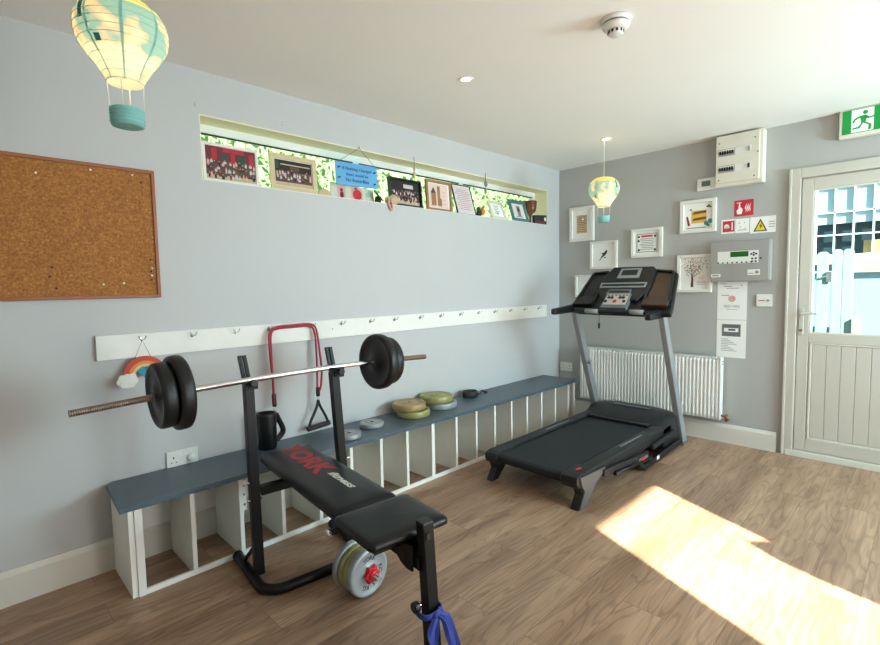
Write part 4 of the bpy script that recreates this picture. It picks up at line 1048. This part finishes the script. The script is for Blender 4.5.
b = B(); b.rect(-.165, -.115, -.105, -.092, 0, white_plastic, M); b.rect(-.155, -.108, -.115, -.099, .0007, ink_grey, M); b.rect(.055, -.105, .125, -.065, 0, white_plastic, M); b.disc(.108, -.085, .011, .0007, ink_grey, M); b.rect(.06, -.095, .09, -.09, .0007, ink_grey, M); b.build('label', fp)

# notices under the panel
def notice(label, z0, z1, art, y0=-1.440, y1=-1.646):
    M = WB((y0 + y1) / 2, (z0 + z1) / 2); W2, H2 = abs(y1 - y0) / 2, (z1 - z0) / 2
    b = B(); b.rect(-W2, -H2, W2, H2, .0008, paper, M, .0008); art(b, M @ Matrix.Translation((0, 0, .0018)))
    single(b, 'paper_notice', label, 'notice', loc=tuple(M.translation))
def n_top(b, M):
    b.rect(-.085, .130, -.035, .134, 0, ink_grey, M); b.rect(-.04, .095, .045, .100, 0, ink_grey, M); b.rect(-.06, .110, .0, .115, 0, ink_grey, M); b.disc(.065, .118, .008, 0, ink_grey, M, seg=3)
    for r0, r1 in ((.020, .024), (.011, .016)): arc(b, r0, r1, red_ink, 0, .0006, 0, 360, M, 0, .015, 20)
    b.rect(-.075, .04, -.02, .045, 0, red_ink, M, .0003); b.rect(-.005, .010, .005, .02, 0, red_ink, M)
    b.text('RED FIRE', .028, ink_grey, M @ Matrix.Translation((0, -.045, 0)), w=.0003)
    b.rect(-.04, -.07, .04, -.067, 0, ink_grey, M)
def n_bot(b, M):
    b.rect(-.065, .02, .065, .115, 0, mat('photo_grey', '6E6C70', .7, var=.2), M); b.rect(-.05, .055, .05, .085, .0007, paper, M); b.rect(-.02, .065, .03, .078, .0013, ink, M)
    for k in range(8): b.rect(-.07, -.005 - k * .013, -.07 + .05 + .02 * ((k * 5) % 4), -.001 - k * .013, 0, ink_grey, M)
notice('upper white printed notice with red circle logo, directly below alarm panel', .985, 1.283, n_top)
notice('lower white notice with grey photograph, hanging above the radiator end', .686, .982, n_bot)
cp = thing('key_switch', 'small white wall switch plate between notices and door', 'switch', (0, -1.76, 1.138))
M = WB(-1.76, 1.138); b = B(); b.rect(-.05, -.046, .05, .046, .0005, white_plastic, M, .012); b.build('plate', cp, bev=.002)
b = B(); b.rect(-.035, -.004, .005, .002, .0125, sign_red, M); b.disc(.025, .0, .009, .0125, ink_grey, M, .004); b.build('key_slot', cp)

# exit sign
ex = thing('exit_sign', 'green running man emergency exit sign above the door', 'exit sign', (-.03, -2.35, 2.22))
b = B(); b.box((-.055, -2.165, 2.215), (-.001, -2.535, 2.398), cream_plastic); b.build('case', ex, bev=.006)
M = WB(-2.35, 2.312, -.055); b = B(); b.rect(-.168, -.072, .168, .078, 0, sign_green_lit, M, .002)
M0_ = M; M = M @ Matrix.Translation((-.016, 0, 0)); b.rect(-.105, -.068, .006, .074, .002, sign_white_lit, M, .001)
P_ = lambda pts: b.prism(pts, .003, .004, sign_green, M)
b.disc(-.036, .050, .013, .003, sign_green, M, .001)
P_([(-.065, .030), (-.035, .034), (-.028, .018), (-.034, -.012), (-.056, -.018), (-.060, .012)])
P_([(-.065, .030), (-.060, .020), (-.084, .008), (-.092, -.008), (-.102, -.004), (-.090, .018)])
P_([(-.035, .034), (-.016, .016), (.010, .022), (.010, .013), (-.020, .006), (-.036, .018)])
P_([(-.034, -.012), (-.046, -.014), (-.018, -.034), (-.020, -.064), (-.008, -.064), (-.003, -.032)])
P_([(-.056, -.018), (-.044, -.012), (-.062, -.046), (-.098, -.050), (-.100, -.040), (-.070, -.036)])
b.build('legend', ex)
b = B(); b.rect(.04, -.012, .085, .012, .002, sign_white_lit, M, .001); b.prism([(.085, -.03), (.085, .03), (.125, 0)], .002, .003, sign_white_lit, M); b.build('arrow', ex)

# ------------------------------------------------------------------ ceiling fittings
sm = thing('smoke_detector', 'white round smoke detector on the ceiling', 'smoke detector', (-2.257, -1.665, H))
M = Matrix.Translation((-2.26, -1.67, H)) @ Matrix.Rotation(math.pi, 4, 'X')
b = B(); b.lathe([(.062, .0005), (.062, .012), (.056, .016), (.052, .017), (.052, .021), (.055, .023), (.054, .036), (.045, .044), (.030, .046)], white_plastic, M, 36); b.build('base', sm)
b = B(); b.lathe([(.0525, .0165), (.0525, .0215)], ink, M, 36, caps=False)
for k in range(10): a = 2 * math.pi * k / 10; b.box((-2.26 + .0285 * math.cos(a) - .004, -1.67 + .0285 * math.sin(a) - .004, H - .060), (-2.26 + .0285 * math.cos(a) + .004, -1.67 + .0285 * math.sin(a) + .004, H - .048), ink)
b.build('vent_slot', sm)
b = B(); b.lathe([(.029, .044), (.031, .062), (.026, .066), (0, .066)], white_plastic, M, 30); b.build('sensor_cap', sm)
lampm = mat('lamp_glow', 'FFE2A0', .4, var=0, emit=3)
def downlight(loc, label):
    t = thing('downlight', label, 'ceiling light', (loc[0], loc[1], H), 'recessed ceiling spotlights')
    M = Matrix.Translation((loc[0], loc[1], H)) @ Matrix.Rotation(math.pi, 4, 'X')
    b = B(); b.lathe([(.042, .0005), (.042, .003), (.036, .006), (.028, .004), (.028, .0006)], white_plastic, M, 28, caps=False); b.build('ring', t)
    b = B(); b.lathe([(.028, .001), (.020, .003), (0, .0035)], lampm, M, 24); b.build('bulb', t); return t
downlight((-2.286, -.839), 'small round lit spotlight in the middle of the ceiling')
downlight((-.663, -.822), 'small round lit spotlight in ceiling right above the smaller looking balloon lamp')
downlight((-3.935, -1.01), 'ceiling spotlight above the big looking balloon lamp, outside the frame')

bmat = balloon_mat()
def balloon(x, y, label, rot, power):
    z0 = 1.883
    t = thing('balloon_lamp', label, 'lamp shade', (x, y, z0), 'hot air balloon paper lamp shades', rz=rot)
    ctrl = [(.045, 0), (.052, .016), (.074, .046), (.098, .076), (.116, .108), (.122, .138), (.118, .168), (.102, .196), (.074, .217), (.043, .226)]
    cc = catmull([(r_ * (.95 if z_ > .03 else 1), 0, z_) for r_, z_ in ctrl], 4); prof = [(p.x, p.z) for p in cc]
    T = Matrix.Translation((x, y, z0)) @ Matrix.Rotation(rot, 4, 'Z')
    b = B(T); kk = [i_ for i_, p in enumerate(prof) if p[1] < .188][-1]; b.lathe(prof[:kk + 1], bmat, None, 48, caps=False); b.lathe(prof[kk:], capm, None, 48, caps=False); sh = b.build('paper_shade', t)
    b = B(T)
    for zz in [.002 + k * .019 for k in range(12)]:
        r_ = min(prof, key=lambda p: abs(p[1] - zz))[0] + .0008
        b.tube([(r_ * math.cos(2 * math.pi * k / 32), r_ * math.sin(2 * math.pi * k / 32), zz) for k in range(32)], .0008, teal_basket, 5, closed=True, smooth=False)
    b.build('wire_hoop', sh)
    b = B(T)
    def gore(a0, da, za, zb, m_):
        pr = [p for p in prof if za <= p[1] <= zb]; i = b.mi(m_); prv = None
        for r_, z_ in pr:
            r_ += .0012; cur = [b.V(((r_) * math.cos(a0 - da), r_ * math.sin(a0 - da), z_)), b.V((r_ * math.cos(a0 + da), r_ * math.sin(a0 + da), z_))]
            if prv: b.face([prv[0], prv[1], cur[1], cur[0]], i, True)
            prv = cur
    strp = mat('watercolour_band', '8CC6C6', .8)
    for k in range(8): gore(k * math.pi / 4 + .2, .035, 0, .24, bandm)
    dk = mat('dark_teal_patch', '1F7A78', .7)
    gore(math.pi * 1.02, .07, .13, .20, dk); gore(math.pi * 1.12, .08, .075, .10, dk); gore(math.pi * .25, .06, .14, .20, dk); gore(math.pi * .5, .07, .06, .085, dk)
    b.build('painted_band', sh)
    b = B(T); b.lathe([(0, -.118), (.035, -.120), (.041, -.118), (.044, -.072), (.042, -.070), (.040, -.072), (.038, -.114), (0, -.115)], teal_basket, None, 32)
    for zz in (-.108, -.098, -.088, -.078): b.tube([(.0436 * math.cos(2 * math.pi * k / 28), .0436 * math.sin(2 * math.pi * k / 28), zz) for k in range(28)], .0012, strp, 5, closed=True, smooth=False)
    b.build('basket', t)
    for k in range(4):
        a = R(45 + 90 * k); b = B(T); b.cyl((.046 * math.cos(a), .046 * math.sin(a), .002), (.042 * math.cos(a), .042 * math.sin(a), -.074), .0015, white_cord, seg=6); b.build('string', t)
    b = B(T); b.cyl((0, 0, .20), (0, 0, H - z0 - .006), .0024, white_cord, seg=8); b.build('cord', t)
    b = B(T); b.tube([(.045, 0, .226), (0, 0, .226), (-.045, 0, .226)], .0012, chrome, 6, smooth=False); b.tube([(0, .045, .226), (0, 0, .226), (0, -.045, .226)], .0012, chrome, 6, smooth=False)
    b.lathe([(.0, .13), (.014, .14), (.02, .155), (.014, .18), (.010, .2), (0, .2)], lampm, None, 16); b.build('bulb', t)
    l = bpy.data.lights.new('balloon_bulb', 'POINT'); l.energy = power; l.color = (1, .88, .68); l.shadow_soft_size = .03
    lo = bpy.data.objects.new('balloon_bulb', l); C.objects.link(lo); lo.location = (x, y, z0 + .10)
def trans_mat(name, hx):
    M = bpy.data.materials.new(name); M.use_nodes = True; nt = M.node_tree; nt.nodes.clear(); N = nt.nodes.new
    o = N('ShaderNodeOutputMaterial'); mx = N('ShaderNodeMixShader'); mx.inputs[0].default_value = .5
    d = N('ShaderNodeBsdfDiffuse'); t = N('ShaderNodeBsdfTranslucent'); d.inputs[0].default_value = lin(hx); t.inputs[0].default_value = lin(hx)
    nt.links.new(d.outputs[0], mx.inputs[1]); nt.links.new(t.outputs[0], mx.inputs[2]); nt.links.new(mx.outputs[0], o.inputs[0]); return M
bandm = trans_mat('teal_wash', '9CD0CE'); capm = trans_mat('yellow_wash', 'F0DC86')
balloon(-3.935, -1.01, 'hot air balloon lamp shade at top left, hanging near the cork board', R(20), .34)
balloon(-.663, -.808, 'hot air balloon lamp shade hanging by cord in front of right wall', R(75), .34)

# ------------------------------------------------------------------ things on the window sill and under the head of the slot
SZ = WZ0 + .003
def crowd(top_m, base_m, rows, seed, extra=None):
    def f(b, M, W=0, Hh=0):
        r = random.Random(seed); w2, h2 = f.w, f.h
        b.rect(-w2, -h2, w2, h2, 0, base_m, M)
        b.rect(-w2, h2 * .15, w2, h2, .0003, top_m, M, .0004)
        if extra: extra(b, M, w2, h2)
        b.rect(-w2, -h2, w2, -h2 * .72, .0004, sand, M, .0004)
        for rw in range(rows):
            n = int(2 * w2 / .018)
            for k in range(n):
                u = -w2 + .012 + k * (2 * w2 - .024) / max(1, n - 1) + r.uniform(-.005, .005); v = h2 * .12 - rw * h2 * .36 + r.uniform(-.010, .010)
                hw_ = r.uniform(.004, .008); b.rect(u - hw_, v - r.uniform(.014, .026), u + hw_, v - .004, .0009 + rw * .0006 + k * .00002, r.choice([photo_white, photo_white, maroon, navy, photo_brown, blush, photo_white]), M, .0004)
                b.disc(u, v, r.uniform(.0034, .0046), .0010 + rw * .0006, skin_tone, M, .0005, 8)
    return f
def ex1(b, M, w2, h2):
    b.rect(-w2 * .3, h2 * .72, w2 * .55, h2 * .98, .0008, photo_red, M, .0004); b.rect(-w2 * .75, h2 * .2, -w2 * .55, h2 * .9, .0008, photo_red, M, .0004)
    b.rect(w2 * .3, h2 * .05, w2 * .6, h2 * .65, .0008, photo_green, M, .0004); b.rect(-w2 * .35, h2 * .2, -w2 * .15, h2 * .65, .0008, photo_green, M, .0004)
    b.rect(0, h2 * .05, w2 * .18, h2 * .7, .0008, photo_red, M, .0004); b.rect(w2 * .75, h2 * .0, w2 * .95, h2 * .8, .0008, photo_red, M, .0004)
def ex2(b, M, w2, h2):
    b.rect(-w2 * .7, h2 * .62, w2 * .9, h2 * .72, .0008, sand, M, .0004); b.rect(-w2 * .2, h2 * .2, w2 * .3, h2 * .55, .0008, photo_brown, M, .0004); b.rect(-w2, h2 * .3, -w2 * .8, h2 * .9, .0008, photo_green, M, .0004)
def sill_pic(label, x0, x1, h_, yb, lean, fw, depth, fm_, art, w2h=None, mountm=None):
    xc = (x0 + x1) / 2; w_ = x1 - x0
    M = WA(xc, SZ, yb, lean) @ Matrix.Translation((0, h_ / 2, 0))
    if hasattr(art, '__name__') and art.__name__ == 'f': art.w, art.h = w2h
    return picture('picture_frame', label, 'picture', M, w_, h_, fw, depth, fm_, art, 'pictures standing on the window sill', mountm=mountm)
cr1 = crowd(maroon, photo_brown, 3, 5, ex1)
sill_pic('white framed red and maroon group photograph at left end of window sill', -3.362, -3.062, .205, .045, R(3), .016, .014, white_frame, cr1, (.134, .087))
cr2 = crowd(photo_dark, photo_brown, 2, 9, ex2)
sill_pic('pale wood framed group photograph on sill, second picture from the left', -2.992, -2.690, .215, .045, R(4), .030, .014, mat('champagne_frame', 'D2BE96', .5), cr2, (.118, .074))
cr3 = crowd(photo_dark, photo_dark, 3, 11, lambda b, M, w2, h2: b.rect(-w2 * .1, h2 * .45, w2 * .6, h2 * .8, .0008, photo_white, M, .0003))
sill_pic('black edged dark crowd photograph on the sill, third picture from the left', -2.115, -1.815, .200, .055, R(6), .012, .03, gasket, cr3, (.13, .08), mountm=gasket)
def art_build(b, M):
    b.rect(-.10, -.09, .10, .09, 0, mat('pinkish_print', 'E2C8BC', .7, var=.1), M)
    for u, w_, h_ in ((-.055, .05, .10), (.0, .03, .15), (.02, .02, .06)): b.rect(u - w_ / 2, -.075, u + w_ / 2, -.075 + h_, .0008, brown_wood, M)
    b.prism([(-.085, .02), (-.055, .065), (-.03, .02)], .0014, .002, photo_brown, M)
    for k in range(4): b.rect(.045, -.06 + k * .03, .07, -.052 + k * .03, .0008, blush, M)
sill_pic('brown wooden framed print with tall brown shapes, centre right of the sill', -1.770, -1.500, .232, .045, R(4), .020, .02, brown_wood, art_build)
def art_lines(b, M):
    b.rect(-.098, -.115, .098, .115, 0, mat('pale_lilac_paper', 'DCCFCF', .7), M)
    for k in range(11):
        w_ = .06 + .025 * ((k * 7) % 3) / 2; b.rect(-w_, .085 - k * .017, w_, .089 - k * .017, .0008, mat('faded_pink_ink', 'B87C84', .7), M)
sill_pic('thin black framed page of pink text lines leaning on the window', -1.430, -1.205, .262, .045, R(17), .008, .012, gasket, art_lines)
def art_small(b, M):
    b.rect(-.06, -.055, .06, .055, 0, paper, M)
    for k in range(5): b.rect(-.035 + (k % 2) * .01, .035 - k * .016, .035 - (k % 3) * .008, .040 - k * .016, .0008, ink_grey, M)
    b.disc(.0, -.03, .010, .0008, teal, M)
sill_pic('small cream framed print leaning between orange figure and teal frame', -1.000, -.800, .170, .045, R(20), .022, .012, mat('cream_frame', 'D8CDB8', .5), art_small)
def art_teal(b, M):
    b.rect(-.072, -.072, .072, .072, 0, paper, M); b.rect(-.02, -.05, .03, .05, .0008, ink_grey, M, .0005); b.disc(.004, .012, .018, .0014, maroon, M); b.rect(-.05, -.06, .05, -.052, .0008, ink_grey, M)
sill_pic('teal painted framed print leaning near the right end of the sill', -.705, -.455, .215, .045, R(18), .034, .014, teal_frame_m, art_teal)
# hanging blue sign
bs = thing('hanging_sign', 'small blue lettered sign hanging on a string in front of window', 'sign', (-2.40, .02, 2.02))
M = WA(-2.398, 2.022, .035) @ Matrix.Rotation(R(.8), 4, 'Z')
b = B(); b.rect(-.163, -.072, .163, .072, 0, sky_blue, M, .008); b.build('board', bs, bev=.001)
b = B(); dk = mat('dark_blue_ink', '1E3E7A', .6)
for tx_, v, s_ in (('If Nothing Changed', .034, .029), ('there would be', -.002, .028), ('No Butterflies', -.038, .032)): b.text(tx_, s_, dk, M @ Matrix.Translation((0, v, 0)), w=.0088, bold=.0003)
for u, v in ((-.14, .035), (-.14, -.03), (.14, .03), (.14, -.045)): b.disc(u - .005, v, .007, .0085, ink, M, seg=6); b.disc(u + .006, v + .004, .006, .0085, ink, M, seg=6)
b.build('lettering', bs)
b = B(); b.tube([(-2.545, .024, 2.088), (-2.405, -.004, 2.184), (-2.400, -.008, 2.198), (-2.395, -.004, 2.184), (-2.245, .024, 2.086)], .0016, brown_cord, 6, smooth=False); b.cyl((-2.400, -.010, 2.196), (-2.400, .0, 2.196), .002, chrome, seg=8); b.build('cord', bs)
# apple card
b = B(); M = WA(-2.41, SZ, .065, R(5)); b.prism([(-.175, 0), (.172, 0), (.165, .09), (-.17, .105)], 0, .006, mat('pale_green_card', 'CFCBB8', .7, var=.1), M)
b.rect(-.015, .004, .075, .09, .006, blush, M); b.disc(.032, .042, .034, .0068, mat('apple_red', 'C01C24', .5), M, .003, 20); b.rect(.029, .07, .035, .085, .007, ink, M); b.disc(.02, .083, .008, .007, ink, M, seg=6)
b.rect(-.12, .005, -.06, .088, .006, blush, M); b.disc(-.09, .03, .013, .0068, maroon, M, .003, ry=.022); b.disc(-.09, .062, .010, .0068, maroon, M, .003)
b.disc(.12, .05, .02, .0062, mat('mint', '8CC8A8', .7), M)
single(b, 'greeting_card', 'pale card with red apple standing below the blue hanging sign', 'card', loc=(-2.41, .06, SZ))
# half round block
b = B(); M = WA(-2.635, SZ, .06); arc(b, .0, .048, pale_wood, 0, .02, 0, 180, M)
single(b, 'half_round_ornament', 'pale half round ornament on the sill left of the apple card', 'ornament', loc=(-2.635, .05, SZ))
# mortarboard and pink shell
b = B(); Mq = Matrix.Translation((-2.225, .03, SZ + .045)) @ Matrix.Rotation(R(35), 4, 'Z') @ Matrix.Rotation(R(50), 4, 'X')
b.prism([(-.038, -.038), (.038, -.038), (.038, .038), (-.038, .038)], 0, .005, ink, Mq); b.cyl((-2.225, .04, SZ + .001), (-2.225, .035, SZ + .045), .022, ink, seg=16)
single(b, 'graduation_cap', 'tiny black graduation cap on the sill beside pink ornament', 'ornament', loc=(-2.225, .035, SZ))
o_ = thing('soft_ornament', 'beige and pink soft ornament hanging over the sill edge', 'ornament', (-2.13, .02, SZ))
b = B(); b.ball((-2.10, .022, SZ + .036), .036, sand, 16, (1.2, .55, 1)); b.ball((-2.155, .018, SZ + .028), .026, sand, 16, (1, .6, 1)); b.build('body', o_)
b = B(); b.tube([(-2.165, -.006, SZ + .03), (-2.172, -.012, SZ + .0), (-2.158, -.012, SZ - .035), (-2.145, -.012, SZ - .042), (-2.140, -.012, SZ - .01), (-2.150, -.006, SZ + .03)], .007, blush, 8); b.build('ribbon_loop', o_)
# orange figure
o_ = thing('figurine', 'small black and orange figurine on sill right of the text page', 'figurine', (-1.15, .035, SZ))
b = B(); b.ball((-1.175, .035, SZ + .030), .030, ink, 14, (1, .7, 1)); b.ball((-1.185, .035, SZ + .066), .014, ink, 12); b.build('base', o_)
b = B(); b.ball((-1.135, .03, SZ + .045), .026, orange, 14, (1, .7, 1.1)); b.ball((-1.13, .03, SZ + .077), .013, orange, 12); b.build('body', o_)
# goblet
o_ = thing('goblet', 'brown striped goblet at the right end of the window sill', 'goblet', (-.40, .06, SZ))
b = B(); Mg = Matrix.Translation((-.385, .078, SZ)); b.lathe([(.035, 0), (.034, .006), (.010, .014), (.009, .06), (.018, .085), (.040, .11), (.052, .14), (.060, .215), (.056, .215), (.046, .14), (0, .10)], amber_glass, Mg, 28); b.build('cup', o_)
b = B()
for k in range(8):
    a = 2 * math.pi * k / 8; b.tube([(-.385 + r_ * math.cos(a), .078 + r_ * math.sin(a), SZ + z_) for r_, z_ in ((.042, .11), (.054, .14), (.062, .214))], .003, ink, 6)
b.build('rib', o_)
# dark tray
o_ = thing('small_box', 'low dark box with white tag at far right of window sill', 'box', (-.30, .04, SZ))
b = B(); b.hexa([(-.415, .004, SZ), (-.222, .004, SZ), (-.222, .03, SZ), (-.415, .03, SZ), (-.42, .002, SZ + .075), (-.220, .002, SZ + .09), (-.220, .032, SZ + .09), (-.42, .032, SZ + .075)], mat('dark_navy_card', '23262E', .5)); b.build('box_body', o_, bev=.002)
b = B(); b.box((-.26, .0012, SZ + .035), (-.235, .0030, SZ + .065), paper); b.build('tag', o_)
b = B(); b.box((-.41, .0010, SZ + .004), (-.225, .0032, SZ + .026), maroon); b.build('band', o_)
# hanging pendants
for x, lab, m1, zl in ((-1.925, 'thin pale wooden pendant hanging from window head above black photograph', pale_wood, 2.058), (-1.137, 'grey leaf shaped pendant hanging from window head above orange figurine', mid_grey, 2.03)):
    t = thing('pendant', lab, 'pendant', (x, .01, 2.10))
    b = B(); b.tube([(x, -.002, 2.215), (x, -.006, 2.19), (x, -.006, 2.145)], .0022, brown_cord if m1 is pale_wood else ink, 6, n=3); b.cyl((x, .0, 2.21), (x, -.006, 2.21), .003, chrome, seg=8); b.build('cord', t)
    b = B()
    if m1 is pale_wood: b.ball((x, -.006, 2.13), .012, m1, 10, (.7, .7, 1.4)); b.ball((x, -.006, 2.085), .018, m1, 12, (.7, .5, 1.6))
    else: b.ball((x + .004, -.006, 2.125), .022, m1, 12, (1, .35, 1.1)); b.ball((x - .004, -.006, 2.068), .018, m1, 12, (.8, .35, 1.7))
    b.build('charm', t)
# small hooks / nails above the slot
for x, z in ((-3.40, 2.215), (-2.93, 2.222)):
    b = B(); b.tube([(x, -.001, z), (x, -.012, z), (x - .004, -.015, z + .006), (x - .004, -.014, z + .018)], .0018, chrome, 6, n=3)
    single(b, 'cup_hook', 'tiny metal hook at the top left corner of the slot window' if x < -3.2 else 'tiny metal hook in the wall above second window picture', 'hook', loc=(x, 0, z), group='small hooks above the slot window')
